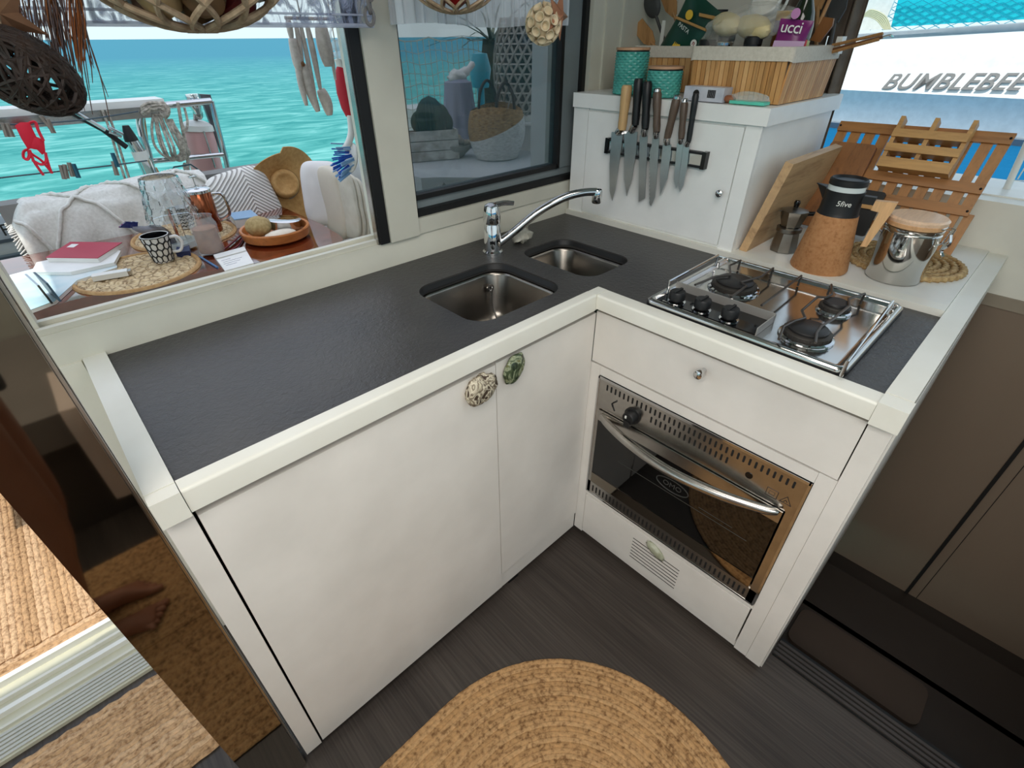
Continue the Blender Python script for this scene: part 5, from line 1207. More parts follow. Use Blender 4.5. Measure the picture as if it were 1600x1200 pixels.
# clotheslines, pegs, bikini
cline = plain('clothesline', (70, 84, 92), .6)
b = MB(); b.tube(spline([px(-60, 199, 2.4), px(0, 195, 2.4), px(60, 193, 2.4), px(140, 186, 2.4), px(216, 174, 2.4)], 5), .0032, 6); single('clothesline', b, cline, 'upper thin clothesline holding the red bikini top', 'line')
b = MB(); b.tube(spline([px(-60, 286, 2.4), px(0, 278, 2.4), px(90, 268, 2.4), px(170, 259, 2.4), px(230, 251, 2.4)], 5), .0032, 6); single('clothesline', b, cline, 'lower thin clothesline with pegs above the bench', 'line')
red = plain('red_lycra', (222, 28, 54), .55)
T = thing('bikini_top', 'bright red string bikini top pegged on the upper clothesline', 'bikini', px(50, 195, 2.38))
def cloth_poly(pts, th=.006, bul=.012):
    P = [px(u, v, 2.385) for u, v in pts]; c_ = sum(P, V()) / len(P); b = MB()
    for i in range(len(P)): b.face([P[i], P[(i + 1) % len(P)], c_ - V((0, bul, 0))])
    bmesh.ops.remove_doubles(b.b, verts=b.b.verts[:], dist=1e-6); bmesh.ops.recalc_face_normals(b.b, faces=b.b.faces[:]); b.solid(th); return b
part('cup', cloth_poly([(23, 196), (32, 191), (46, 191), (52, 204), (58, 216), (48, 232), (44, 234), (34, 218)]), red, T, 70)
part('cup', cloth_poly([(50, 210), (58, 214), (69, 219), (71, 238), (66, 242), (58, 234), (47, 232)]), red, T, 70)
for q in ([(46, 192), (55, 191), (60, 204), (68, 220)], [(44, 233), (37, 237), (37, 246), (43, 249), (46, 242), (44, 234)], [(46, 234), (52, 250), (58, 260), (68, 274)], [(44, 236), (52, 242), (66, 252), (81, 270)], [(71, 238), (72, 252), (64, 257), (50, 250)], [(71, 240), (76, 258), (81, 271)]):
    b = MB(); b.tube(spline([px(u, v, 2.375) for u, v in q], 5), .0062, 6, flat=.6); part('string', b, red, T)
pegm = plain('peg_wood', (142, 130, 118), .7); pegb = plain('peg_teal', (34, 92, 110), .5)
def peg(u, v, lean, label, mat):
    T = thing('clothes_peg', label, 'clothes peg', px(u, v, 2.38), 'clothes pegs on the two lines')
    for s_ in (0, 1):
        A = px(u + s_ * 3 - 4 * 0, v - 6, 2.385 + .008 * s_); B_ = px(u + lean + s_ * 4, v + 16, 2.385 + .008 * s_)
        b = MB(); b.tube([A, B_], .0065, 4, flat=.6); part('jaw', b, mat, T)
peg(2, 198, 8, 'grey wooden peg at the far left of the upper line', pegm); peg(9, 198, 9, 'second grey peg from the left on the upper line', pegm)
peg(62, 187, 18, 'long grey peg just right of the bikini cup', pegm); peg(72, 192, 10, 'grey peg furthest right on the upper line near the bikini', pegm)
peg(93, 264, 6, 'grey peg left in the cluster on the lower line', pegm); peg(99, 263, 4, 'middle grey peg in the lower line cluster', pegm); peg(106, 260, 6, 'taller grey peg in the lower line cluster', pegm); peg(113, 262, 8, 'teal peg in the lower line cluster', pegb)
peg(174, 245, 8, 'teal peg on the lower line near the hoisting ropes', pegb); peg(175, 258, 6, 'pale peg on the lower line near the hoisting ropes', pegm)
# dinghy tube behind the bench
T = thing('dinghy', 'grey inflatable dinghy tube lettered FI behind the left end of the bench', 'dinghy', (-1.5, 2.9, .7))
zD = at(10, 336, y=2.75).z - .10; yD = 2.645
b = MB(); b.tube([(-3.2, 2.75, zD), (-1.04, 2.75, zD), (-.96, 2.75, zD)], [.105, .105, .06], 20); part('tube', b, plain('grey_hypalon', (160, 164, 166), .5), T)
z1D, z2D, z3D = at(8, 374, y=yD).z, at(8, 379, y=yD).z, at(8, 403, y=yD).z
b = MB(); b.box(-3.2, -.98, 2.64, 2.70, z2D, z1D); part('rub_strake', b, plain('dark_strake', (56, 66, 74), .5), T)
b = MB(); b.box(-3.2, -.98, 2.66, 2.8, z3D, z2D); part('hull', b, plain('slate_hull', (104, 116, 122), .5), T)
b = MB(); b.box(-3.2, -.98, 2.655, 2.8, z3D - .02, z3D); part('keel_strip', b, plain('dark_keel', (52, 64, 72), .5), T)
A = at(3, 360, y=yD); lettering('lettering', 'FI', .075, A + V((.022, -.012, .0)), (1, 0, 0), (0, 0, 1), MT['black'], T, ext=.002)

# ================================================================== BEHIND THE SECOND WINDOW: aft ledge with plants
b = MB()
P = [V((.30, 1.20, 0)), V((.36, 1.16, 0)), V((.60, .90, 0)), V((.66, .87, 0)), V((1.9, .87, 0)), V((1.9, 1.9, 0)), V((.30, 1.9, 0))]
b.prism([p + V((0, 0, .40)) for p in P], (0, 0, .55)); b.bevel(.012, 3, 50); struct('deck_ledge', b, plain('grey_gelcoat', (206, 212, 212), .35))
b = MB(); b.box(.622, .85, .78, .86, .4, 1.98); b.bevel(.02, 3); struct('trim_9', b, plain('grey_gelcoat2', (200, 208, 208), .4))
b = MB(); b.box(.004, .11, 1.02, 1.16, .4, 1.98); b.bevel(.012, 3); b.box(-.008, .004, 1.04, 1.12, .4, 1.98); struct('trim_10', b, MT['white'])
ZL = .952
def lp(u, v): return at(u, v, z=ZL)
# planter with cactus
pA, pB = at(640, 240, y=1.50), at(712, 238, y=1.44)
T = thing('planter_box', 'distressed white wooden planter box holding a cactus behind the window', 'planter', (pA.x, 1.5, ZL))
ww = mottled('distressed_white', (214, 214, 208), (150, 146, 138), 22, .75, .3)
h0, h1 = ZL, at(660, 205, y=1.46).z
M_ = Matrix.Translation((.585, 1.50, 0)) @ Matrix.Rotation(radians(-22), 4, 'Z')
for k in range(3):
    b = MB(); b.box(-.22, .115, -.066, -.055, h0 + (h1 - h0) * k / 3 + .001, h0 + (h1 - h0) * (k + 1) / 3 - .002, M_); part('plank', b.bevel(.002, 1), ww, T)
    b = MB(); b.box(.105, .115, -.055, .06, h0 + (h1 - h0) * k / 3 + .001, h0 + (h1 - h0) * (k + 1) / 3 - .002, M_); part('plank', b.bevel(.002, 1), ww, T)
b = MB(); b.box(-.21, .104, -.054, .06, h0, h1 - .012, M_); part('soil', b, plain('soil', (70, 60, 48), .9), T)
cac = mottled('cactus_green', (58, 76, 50), (36, 50, 34), 26, .75, .5)
T = thing('cactus', 'squat dark green cactus clump growing in the white planter', 'plant', M_ @ V((-.02, 0, h1)))
for k, (dx, dy, rr_, hh) in enumerate(((.0, -.01, .060, .15), (.045, .01, .048, .12), (-.045, .02, .04, .09), (.075, -.01, .03, .08))):
    c_ = M_ @ V((dx, dy, h1 - .012)); n = 40
    def fn(u, v, c_=c_, rr_=rr_, hh=hh): 
        i = int(round(u * n)); r = rr_ * sin(pi * (.15 + .85 * v)) ** .5 * (1 + .12 * (-1) ** i); a = tau * u; return c_ + V((r * cos(a), r * sin(a), hh * v))
    b = MB(); b.grid(fn, n, 12, True); part('stem', b, cac, T, 70)
# bowl of shells
c_ = lp(712, 244)
T = thing('shell_bowl', 'grey stone bowl heaped with shells between planter and basket', 'bowl', c_)
b = MB(); b.lathe([(0, .001), (.04, .001), (.075, .035), (.082, .055), (.075, .055), (.06, .035), (0, .03)], c_, 28); part('bowl', b, mottled('grey_stone', (150, 146, 138), (116, 112, 104), 24, .7, .4), T)
random.seed(11)
for k in range(9):
    a = tau * k / 9; r = .045 * (k % 3) / 2 + .01
    b = MB(); b.ball(c_ + V((r * cos(a), r * sin(a), .060 + .012 * (2 - k % 3))), .024, 12, 8, (1.2, .8, .7), .35, Matrix.Rotation(a, 3, 'Z'), k * 1.7)
    single('seashell', b, mottled('shell_%d' % k, [(206, 190, 160), (168, 160, 148), (222, 212, 190)][k % 3], (120, 110, 98), 40, .6, .3), ['pale pink-beige', 'mottled grey', 'cream', 'small ribbed', 'dull white', 'brownish', 'rounded', 'pointed', 'flat'][k] + ' seashell piled in the grey stone bowl', 'shell', 'seashells in the stone bowl', 80)
# basket bag
c_ = lp(785, 250) + V((.03, .07, 0)); Rb = .135
T = thing('basket_bag', 'belly basket with tan woven top, white lower half and dark handles', 'basket', c_)
m = Mat('two_tone_weave', (176, 136, 84), .85); t = m.n('TexCoord'); vm = m.n('VectorMath', operation='DOT_PRODUCT'); m.l(t.outputs['Object'], vm.inputs[0])
dv = V((-.35, .15, 1.0)); vm.inputs[1].default_value = dv; thr = dv.dot(c_ + V((0, 0, .135)))
sb_ = m.n('Math', operation='GREATER_THAN'); sb_.inputs[1].default_value = thr; m.l(vm.outputs['Value'], sb_.inputs[0])
wv = m.noise(60, 3, m.coords((1, 1, 4))); mx = m.n('MixRGB'); m.l(sb_.outputs[0], mx.inputs[0]); m.l(m.ramp(wv, [(.35, (190, 190, 186)), (.65, (226, 226, 222))]), mx.inputs[1]); m.l(m.ramp(wv, [(.35, (136, 100, 58)), (.65, (190, 150, 96))]), mx.inputs[2])
m.base(mx.outputs[0]); m.bump(wv, .6, .005)
hb_ = zat(c_.x, c_.y, 168) - ZL
b = MB(); n = 60
def fn(u, v):
    k = int(round(v * 44)); r = Rb * (.62 + .44 * sin(pi * (.12 + .62 * v))) + .0022 * (k % 2); a = tau * u; return c_ + V((r * cos(a), r * sin(a) * .9, .001 + hb_ * v + .012 * v * sin(2 * a)))
b.grid(fn, n, 45, True); b.lathe([(0, .002), (Rb * .78, .002)], c_, n, sxy=(1, .9)); part('body', b, m.m, T, 80)
for dy, dx in ((-.085, -.02), (.085, .02)):
    b = MB(); q = c_ + V((dx, dy, hb_)); b.tube(spline([q + V((-.06, 0, -.03)), q + V((-.045, 0, .06)), q + V((0, 0, .105)), q + V((.045, 0, .06)), q + V((.06, 0, -.03))], 7), .007, 8); part('handle', b, plain('dark_leather', (52, 40, 34), .6), T)
# draped bust
c_ = at(722, 240, y=1.66); c_.z = ZL
T = thing('draped_ornament', 'ornament draped in grey-lilac cloth with a white top, behind basket and planter', 'ornament', c_)
zt2 = zat(c_.x, c_.y, 128) - ZL
b = MB(); b.grid(lambda u, v: c_ + V(((.10 - .03 * v + .012 * sin(9 * tau * u) * (1 - v)) * cos(tau * u), (.10 - .03 * v + .012 * sin(9 * tau * u) * (1 - v)) * sin(tau * u), zt2 * v)), 72, 14, True); b.lathe([(.07, zt2), (.04, zt2 + .012), (0, zt2 + .014)], c_, 24); part('cloth', b, plain('lilac_cloth', (150, 150, 168), .85), T, 80)
b = MB(); b.ball(c_ + V((.0, 0, zt2 + .022)), .045, 18, 12, (1.3, .7, .7), .3, seed=4); b.tube(spline([c_ + V((.02, 0, zt2 + .03)), c_ + V((.07, 0, zt2 + .05)), c_ + V((.11, .0, zt2 + .08))], 5), [.024] * 5 + [.016] * 5 + [.008], 10); part('white_top', b, MT['white'], T, 80)
# trunk with spiky leaves
c_ = at(768, 160, y=1.93)
T = thing('yucca_plant', 'dark yucca trunk with long spiky leaves behind the basket', 'plant', (c_.x, c_.y, ZL))
ztk = at(768, 62, y=1.93).z
b = MB(); b.tube([(c_.x, c_.y, ZL), (c_.x, c_.y, (ZL + ztk) / 2), (c_.x + .01, c_.y, ztk)], [.07, .075, .05], 14); part('trunk', b, mottled('mossy_trunk', (54, 58, 34), (36, 38, 24), 14, .9, .5), T)
lf = plain('yucca_leaf', (70, 84, 66), .5); random.seed(5)
for k in range(16):
    a = tau * k / 16 + .2; L_ = random.uniform(.28, .42); el = random.uniform(.1, .9); d = V((cos(a) * cos(el), sin(a) * cos(el), sin(el))); o = V((c_.x + .01, c_.y, ztk - .01))
    s_ = d.cross(V((0, 0, 1))).normalized() * .011
    pts = [o + d * L_ * t_ - V((0, 0, .10 * t_ ** 2.2)) for t_ in (0, .25, .5, .75, 1)]
    b = MB()
    for i in range(4): b.face([pts[i] - s_ * (1 - i * .22), pts[i] + s_ * (1 - i * .22), pts[i + 1] + s_ * (1 - (i + 1) * .22), pts[i + 1] - s_ * (1 - (i + 1) * .22)])
    bmesh.ops.remove_doubles(b.b, verts=b.b.verts[:], dist=1e-6); b.solid(.002); part('leaf', b, lf, T)
b = MB(); q = at(750, 108, y=1.72); b.lathe([(0, -.09), (.045, -.085), (.060, .0), (.040, .07), (.0, .075)], q, 22); b.tube([q - V((0, 0, .09)), V((q.x, q.y, ZL))], .02, 10); single('turquoise_float', b, plain('turquoise_float', (56, 172, 190), .3), 'turquoise glass float beside the yucca trunk', 'float')
# grey triangular fabric tip at the window foot
q = at(695, 305, y=.72)
b = MB(); b.lathe([(.07, .702 - q.z), (.05, -.06), (.020, .0), (.006, .035), (0, .042)], q, 20, sxy=(1, .5)); single('folded_parasol', b, mottled('grey_felt', (132, 128, 120), (104, 100, 94), 20, .8), 'grey pointed folded fabric tip just behind the second window', 'parasol', ang=80)
b = MB(); b.box(-.18, .60, .62, 1.0, .60, .70); single('aft_bench_pad', b.bevel(.02, 2), plain('bench_grey', (112, 110, 106), .8), 'dark grey bench pad below the aft ledge behind the second window', 'pad')
# woven lantern
yl_ = 1.36; cL = at(820, 110, y=yl_); zb_, zt_ = at(822, 176, y=yl_).z, at(818, 28, y=yl_).z; Rl = (at(852, 112, y=yl_) - at(786, 112, y=yl_)).length / 2
T = thing('bamboo_lantern', 'large grey woven bamboo lantern hanging behind the basket', 'lantern', (cL.x, yl_, zb_))
lm = plain('grey_bamboo', (176, 172, 162), .7)
def lr(t_): return Rl * (.66 + .36 * sin(pi * (.10 + .84 * t_)) ** .8)
def lpnt(a, t_, k=0): r = lr(t_) + k; return V((cL.x + r * cos(a), yl_ + r * sin(a), zb_ + (zt_ - zb_) * t_))
for j in range(10):
    t_ = (j + .5) / 10; b = MB(); b.tube([lpnt(tau * k / 40, t_) for k in range(40)], .0055, 4, True, flat=.5); part('hoop', b, lm, T)
for s_ in (1, -1):
    for i in range(22):
        a0 = tau * i / 22; b = MB(); b.tube([lpnt(a0 + s_ * 1.55 * t_ / 14, t_ / 14, .003 * s_) for t_ in range(15)], .0058, 4, flat=.5); part('strip', b, lm, T)
b = MB(); b.lathe([(lr(0) * .86, -.03), (lr(0) * .92, -.028), (lr(0) * 1.0, .004), (lr(0) * .9, .004)], (cL.x, yl_, zb_), 36); part('base_ring', b, MT['white'], T)
b = MB(); b.tube([(cL.x, yl_, zt_ - .02), (cL.x, yl_, 2.02)], .003, 6); b.tube([lpnt(0, .98), (cL.x, yl_, zt_ + .06), lpnt(pi, .98)], .003, 6); part('cord', b, lm, T)
b = MB(); b.tube([(cL.x, yl_, zb_ + .0), (cL.x, yl_, zb_ + .14)], .03, 16); part('candle', b, MT['white'], T)
b = MB(); b.lathe([(lr(t_) * .84, zb_ + (zt_ - zb_) * t_) for t_ in (.02, .2, .4, .6, .8, .98)], (cL.x, yl_, 0), 30); part('dark_filler', b, plain('lantern_filler', (78, 82, 80), .8), T)  # added dark cylinder standing for the dim inside between the strips
# safety net across the stern
b = MB(); netm = plain('white_net', (206, 206, 186), .7)
Y_ = 2.05
x0, x1 = at(600, 130, y=Y_).x, at(800, 130, y=Y_).x; z0_, z1_ = .95, at(690, 62, y=Y_).z
nx, nz = 24, 9
for i in range(nx + 1):
    x = x0 + (x1 - x0) * i / nx; b.tube([(x, Y_, z0_), (x + .01, Y_, (z0_ + z1_) / 2), (x, Y_, z1_)], .0022, 4)
for j in range(nz + 1):
    z = z0_ + (z1_ - z0_) * j / nz; b.tube([(x0 + (x1 - x0) * k / 12, Y_, z - .012 * sin(k * 2.1 + j)) for k in range(13)], .0022 if j < nz else .004, 4)
single('safety_net', b, netm, 'white square-mesh safety net along the stern behind the plants', 'net', kind='stuff')
b = MB(); b.box(x0, x1 + .3, Y_ - .03, Y_ + .05, .86, .975); single('toe_rail', b.bevel(.01, 2), wood('toe_rail_wood', (196, 170, 120), (166, 138, 92), 'x', 4, .5), 'pale wooden toe rail below the safety net', 'rail')
# ================================================================== HANGING THINGS AT THE WINDOWS
m = Mat('clear_vinyl', (176, 190, 222), .10, alpha=.5, spec=1.0); f = m.noise(42, 4, m.coords((1, 1, .5)), .6, 1.5); m.bump(f, 1.0, .03)
m.l(m.ramp(f, [(.42, (215, 215, 215)), (.56, (96, 96, 96))]), m.b.inputs['Alpha']); vin = m.m
zv = 1.470
b = MB(); b.grid(lambda u, v: (-1.6 + 1.325 * u, .452 + .004 * sin(60 * u) + .004 * noise.noise(V((u * 40, v * 10, 0))) - .02 * v, zv - .006 + .46 * v), 120, 16); b.solid(.001)
T = thing('roller_blind', 'crinkled clear vinyl blind half rolled above the open window', 'blind', (-.9, .45, 1.93)); part('sheet', b, vin, T, 80)
b = MB(); b.tube([(-1.6, .450, zv - .006), (-.276, .450, zv - .006)], .004, 8); b.tube([(-1.6, .450, zv + .012), (-.276, .450, zv + .012)], .002, 8); part('hem', b, Mat('vinyl_hem', (196, 206, 228), .2, alpha=.6, spec=.8).m, T)
b = MB(); b.tube([(-1.6, .44, 1.945), (-.276, .44, 1.945)], .022, 12); part('roll', b, MT['alu'], T)
m = Mat('pleated_vinyl', (214, 220, 226), .12, alpha=.42, spec=1.0); vin2 = m.m
b = MB(); b.grid(lambda u, v: (-.225 + .565 * u, .455 + .010 * sin(u * 118) + .006 * sin(u * 47 + 1), zv - .004 + .004 * sin(u * 9) + .46 * v), 240, 5); b.solid(.001)
T = thing('pleated_blind', 'pleated clear plastic valance above the second window', 'blind', (.06, .45, 1.93)); part('sheet', b, vin2, T, 80)
b = MB(); b.tube([(-.225, .455, 1.945), (.34, .455, 1.945)], .018, 12); part('roll', b, MT['alu'], T)
# chain cord
T = thing('hanging_chain', 'grey twisted plastic chain hanging before the window post', 'chain', (-.30, .42, 1.47))
gcm = plain('chain_grey', (120, 118, 118), .25)
for k in range(9):
    c_ = V((-.312 - .001 * k + .004 * k, .40, 1.478 + .020 * k)); a = (k % 2) * .9
    b = MB(); b.tube([c_ + V((.010 * cos(t_) * cos(a), .010 * cos(t_) * sin(a), .0145 * sin(t_))) for t_ in [tau * j / 16 for j in range(16)]], .0036, 6, True); part('link', b, gcm, T)

cordm = mottled('net_cord_beige', (188, 166, 138), (152, 130, 104), 90, .9, .4)
def net_bag(name, label, cx, cyy, zb, R_, H_, cols, n_str, cord=.0052):
    T = thing(name, label, 'net bag', (cx, cyy, zb))
    def pt(a, t_):  # t 0 bottom pole .. 1 equator and beyond
        th = t_ * pi * .62; r = R_ * sin(th) ** .9 if th < pi / 2 else R_ * (1 - .5 * (th - pi / 2))
        return V((cx + r * cos(a), cyy + r * sin(a) * .9, zb + H_ * (1 - cos(th))))
    for s_ in (1, -1):
        for i in range(n_str):
            a0 = tau * i / n_str
            b = MB(); b.tube([pt(a0 + s_ * t_ * 1.7, (.02 + .98 * t_)) for t_ in [j / 16 for j in range(17)]], cord, 6); part('cord', b, cordm, T)
    for j in range(1, 5):
        for i in range(n_str):
            p = pt(tau * (i + .5 * (j % 2)) / n_str, .10 + .9 * j / 6.2); 
    b = MB(); b.tube([pt(tau * k / 24, .05) for k in range(24)], cord * 1.1, 6, True); part('ring', b, cordm, T)
    top = V((cx, cyy, 1.975))
    for k in range(4):
        b = MB(); b.tube([pt(tau * k / 4, 1.0), top], cord * .8, 6); part('hanger', b, cordm, T)
    return T, pt
def side_name(a):
    d = (degrees_(a) + 133.5) % 360   # 0 = towards the camera
    return ('at the front', 'front right', 'at its right', 'back right', 'at the back', 'back left', 'at its left', 'front left')[int((d + 22.5) // 45) % 8]
degrees_ = math.degrees
layer_name = {.0: 'lowest', .058: 'second', .100: 'middle', .07: 'top'}
random.seed(21)
n1 = at(318, 52, y=.29)
T, pt = net_bag('net_bag', 'beige knotted net bag of onions hanging above the open window', n1.x, .29, n1.z + .004, .155, .125, None, 11, .0046)
onc = [plain('onion_skin_%d' % k, c, .45) for k, c in enumerate(((128, 98, 66), (110, 30, 34), (150, 118, 78), (92, 60, 44), (176, 150, 108)))]
lbl = ['brown onion', 'dark red onion', 'golden onion', 'dark brown onion', 'pale onion']
k = 0
for ring, rz, nn_ in ((.0, .036, 1), (.058, .042, 6), (.100, .066, 9), (.07, .100, 5)):
    for i in range(nn_):
        a = tau * i / nn_ + ring * 9; q = V((n1.x + ring * cos(a), (.29) + ring * .86 * sin(a), n1.z + .004 + rz))
        b = MB(); b.lathe([(0, -.029), (.013, -.028), (.029, -.011), (.031, .004), (.018, .022), (.005, .033), (0, .040)], q, 14, Matrix.Rotation(random.uniform(-.9, .9), 3, 'X') @ Matrix.Rotation(random.uniform(-.9, .9), 3, 'Y'))
        single('onion', b, onc[k % 5], '%s in the %s layer of the beige net bag, %s' % (lbl[k % 5], layer_name[ring], side_name(a)), 'onion', 'onions in the net bag'); k += 1
n2 = at(716, 23, y=.31)
T, pt = net_bag('net_bag', 'small pale net bag of red fruit hanging before the second window', n2.x - .006, .31, n2.z + .003, .105, .085, None, 10, .0030)
redf = plain('red_fruit', (150, 22, 24), .3)
for i, (r, a, z) in enumerate([(0, 0, .032)] + [(.05, tau * q / 5, .048) for q in range(5)] + [(.066, tau * q / 6 + .4, .082) for q in range(6)]):
    b = MB(); b.ball((n2.x - .006 + r * cos(a), .31 + r * .9 * sin(a), n2.z + .003 + z), .026, 14, 10, (1, 1, .9)); single('tomato', b, redf, 'red round fruit in the small net bag, %s' % ('lowest of all' if i == 0 else ('lower layer, ' if i < 6 else 'upper layer, ') + side_name(a)), 'fruit', 'red fruit in the small net bag')
# dark wicker ball
bc = at(38, 112, y=.30); T = thing('wicker_ball', 'dark brown openwork wicker ball hanging at the left of the open window', 'ornament', bc)
wk = mottled('dark_wicker', (58, 42, 34), (34, 26, 22), 60, .6, .4); random.seed(4)
Mb = Matrix.Rotation(radians(38), 3, 'Y') @ Matrix.Rotation(radians(10), 3, 'X')
for k in range(46):
    ax = V((random.gauss(0, 1), random.gauss(0, 1), random.gauss(0, .6))).normalized(); u = ax.orthogonal().normalized(); v2 = ax.cross(u); off = random.uniform(-.45, .45)
    rr_ = sqrt(1 - off * off); b = MB()
    pts = []
    for j in range(22):
        q = (u * cos(tau * j / 22) + v2 * sin(tau * j / 22)) * rr_ + ax * off; pts.append(bc + Mb @ V((q.x * .062, q.y * .05, q.z * .044)))
    b.tube(pts, .0024, 5, True); part('cane', b, wk, T)
b = MB(); b.tube([bc + V((0, 0, .04)), V((bc.x - .02, .30, 1.975))], .0012, 6); part('cord', b, cordm, T)
# copper-brown star ornaments
def star(name, label, c, R_, mat, rot, tilt):
    T = thing(name, label, 'ornament', c); M = Matrix.Rotation(radians(tilt), 3, 'Z') @ Matrix.Rotation(radians(rot), 3, 'Y')
    P = [M @ V((R_ * (1 if k % 2 == 0 else .40) * sin(tau * k / 10), 0, R_ * (1 if k % 2 == 0 else .40) * cos(tau * k / 10))) for k in range(10)]
    f_, k_ = M @ V((0, -R_ * .28, 0)), M @ V((0, R_ * .28, 0)); b = MB()
    for i in range(10):
        b.face([c + f_, c + P[i], c + P[(i + 1) % 10]]); b.face([c + k_, c + P[(i + 1) % 10], c + P[i]])
    bmesh.ops.remove_doubles(b.b, verts=b.b.verts[:], dist=1e-6); part('star', b, mat, T, 10)
    b = MB(); b.tube([c + M @ V((0, 0, R_ * .9)), V((c.x, c.y, 1.975))], .0009, 5); part('thread', b, cordm, T); return T
star('star_ornament', 'rose-brown faceted star hanging by the shell ball', at(872, 24, y=.275), .052, mottled('rose_star', (196, 142, 110), (150, 100, 76), 14, .35, metal=.3), 20, 14)
star('star_ornament', 'brown faceted star cut off at the left edge above the wicker ball', at(2, 22, y=.32), .045, mottled('brown_star', (150, 112, 84), (110, 78, 58), 14, .4, metal=.2), -24, -10)
# ball of cream shell cups
sc_ = at(849, 38, y=.30); T = thing('shell_ball', 'round cream ball of wood-shaving petals hanging before the second window', 'ornament', sc_)
crm = mottled('cream_shaving', (232, 216, 186), (206, 186, 150), 40, .7, .2); Rb = .040
b = MB(); b.ball(sc_, Rb * .80, 18, 12); part('core', b, crm, T)
for k in range(38):
    z = 1 - 2 * (k + .5) / 38; r = sqrt(1 - z * z); a = k * 2.39996; d = V((r * cos(a), r * sin(a), z)); M = d.to_track_quat('Z', 'Y').to_matrix()
    b = MB(); b.lathe([(.004, .0), (.0096, Rb * .18), (.0108, Rb * .30), (.0092, Rb * .29), (.0050, Rb * .10), (.003, .001)], sc_ + d * Rb * .74, 12, M); part('petal', b, crm, T)
b = MB(); b.tube([sc_ + V((0, 0, Rb)), V((sc_.x, sc_.y, 1.975))], .0009, 5); part('thread', b, cordm, T)
# dried-grass fringe
T = thing('grass_garland', 'fringe of dried brown grass stalks hanging at the left of the open window', 'garland', at(80, 25, y=.40))
gm = [plain('stalk_brown', (116, 82, 66), .8), plain('stalk_grey', (120, 104, 104), .8), plain('stalk_amber', (164, 96, 48), .8)]; random.seed(9)
def stalk(u0, v0, u1, v1, r, mat, y=.40):
    A, B_ = at(u0, v0, y=y), at(u1, v1, y=y); mid = A.lerp(B_, .5) + V((random.uniform(-.004, .004), random.uniform(-.01, .01), 0))
    b = MB(); b.tube(spline([A, mid, B_], 4), [r] * 4 + [r * .9] * 4 + [r * .5], 5); part('stalk', b, mat, T)
for k in range(90):
    u0 = random.uniform(14, 132); L_ = random.uniform(60, 175) * (.5 + .5 * min(1, u0 / 90)); v0 = random.uniform(-30, 22)
    stalk(u0, v0, u0 + (v0 + L_) * random.uniform(.12, .30), v0 + L_ + 10, .0008, gm[k % 2])
for k in range(10): stalk(70 + k * 1.3, -20, 88 + k * 1.4 + random.uniform(-3, 3), random.uniform(60, 100), .0008, gm[2])
for k in range(14): stalk(104 + k * 1.6, -20, 116 + k * 1.3 + random.uniform(-3, 3), random.uniform(78, 126), .0009, gm[2])
b = MB(); b.tube([at(10, -25, y=.40), at(140, -28, y=.40)], .003, 6); b.tube([at(70, -27, y=.40), V((-.85, .40, 1.975))], .0015, 5); part('string', b, cordm, T)
# white macrame tassels
cot = mottled('white_cotton', (220, 208, 200), (190, 178, 168), 90, .9, .4)
T = thing('tassel_garland', 'row of long white cotton tassels hanging at the right of the open window', 'garland', at(490, 40, y=.80))
for pts, r in (([(450, 30), (456, 62)], .006), ([(456, 60), (466, 100), (470, 104)], .010), ([(463, 90), (470, 130), (479, 165)], .0065), ([(462, 35), (473, 98)], .005), ([(474, 100), (482, 135), (497, 174)], .010), ([(470, 40), (485, 115), (496, 172)], .005), ([(480, 40), (490, 85), (501, 142)], .006), ([(501, 140), (510, 160), (515, 180)], .012), ([(500, 40), (507, 75), (513, 104)], .014), ([(508, 40), (517, 80), (524, 125)], .0045)):
    P = spline([at(u, v, y=.80) for u, v in pts], 5); n_ = len(P)
    b = MB(); b.tube(P, [r * (.55 + .75 * sin(pi * min(1, .15 + .8 * i / (n_ - 1)))) for i in range(n_)], 9); part('tassel', b, cot, T, 80)
b = MB(); b.tube([at(445, 28, y=.80), at(530, 30, y=.80), ], .004, 6); b.tube([at(470, 29, y=.80), V((-.28, .80, 2.02))], .002, 5); part('string', b, cot, T)
b = MB(); b.ball(at(473, 100, y=.79), .006, 10, 8); part('bead', b, walnut, T)
# dish brush and hook strip
T = thing('scrub_brush', 'white scrub brush with red grip and blue bristles hanging head down', 'brush', at(540, 240, y=.98))
def Bp(u, v): return at(u, v, y=.98)
b = MB(); b.tube(spline([Bp(528, 92), Bp(533, 108), Bp(538, 122)], 5), .012, 12, flat=.6); part('handle', b, MT['white'], T)
b = MB(); b.tube([Bp(531, 104), Bp(533, 118), Bp(538, 145), Bp(544, 168), Bp(548, 181)], [.010, .021, .024, .022, .016], 14, flat=.6); part('grip', b, plain('red_grip', (192, 26, 46), .4), T)
b = MB(); b.tube(spline([Bp(547, 180), Bp(549, 205), Bp(545, 222), Bp(538, 234)], 5), .011, 12); part('neck', b, MT['white'], T)
b = MB(); b.tube([Bp(528, 93), V((Bp(528, 93).x, .98, 2.03))], .0015, 5); part('cord', b, cordm, T)
hq = Bp(540, 246); Mh = Matrix.Rotation(radians(-62), 3, 'Y')
b = MB(); b.ball(hq + V((.020, 0, -.004)), .05, 20, 10, (.28, .75, .95), M=Matrix.Rotation(radians(18), 3, 'Y')); part('head', b, MT['white'], T)
random.seed(2); blue = [plain('blue_bristle', (28, 92, 190), .5), plain('pale_bristle', (140, 180, 216), .5)]
for k in range(46):
    a = random.uniform(0, tau); r = sqrt(random.random()); o = hq + V((.012, .034 * r * cos(a), .044 * r * sin(a) - .002))
    b = MB(); b.tube([o, o + V((-.052, .010 * cos(a), -.008 + .016 * sin(a)))], .0026, 4); part('bristle', b, blue[0 if r < .75 else 1], T)
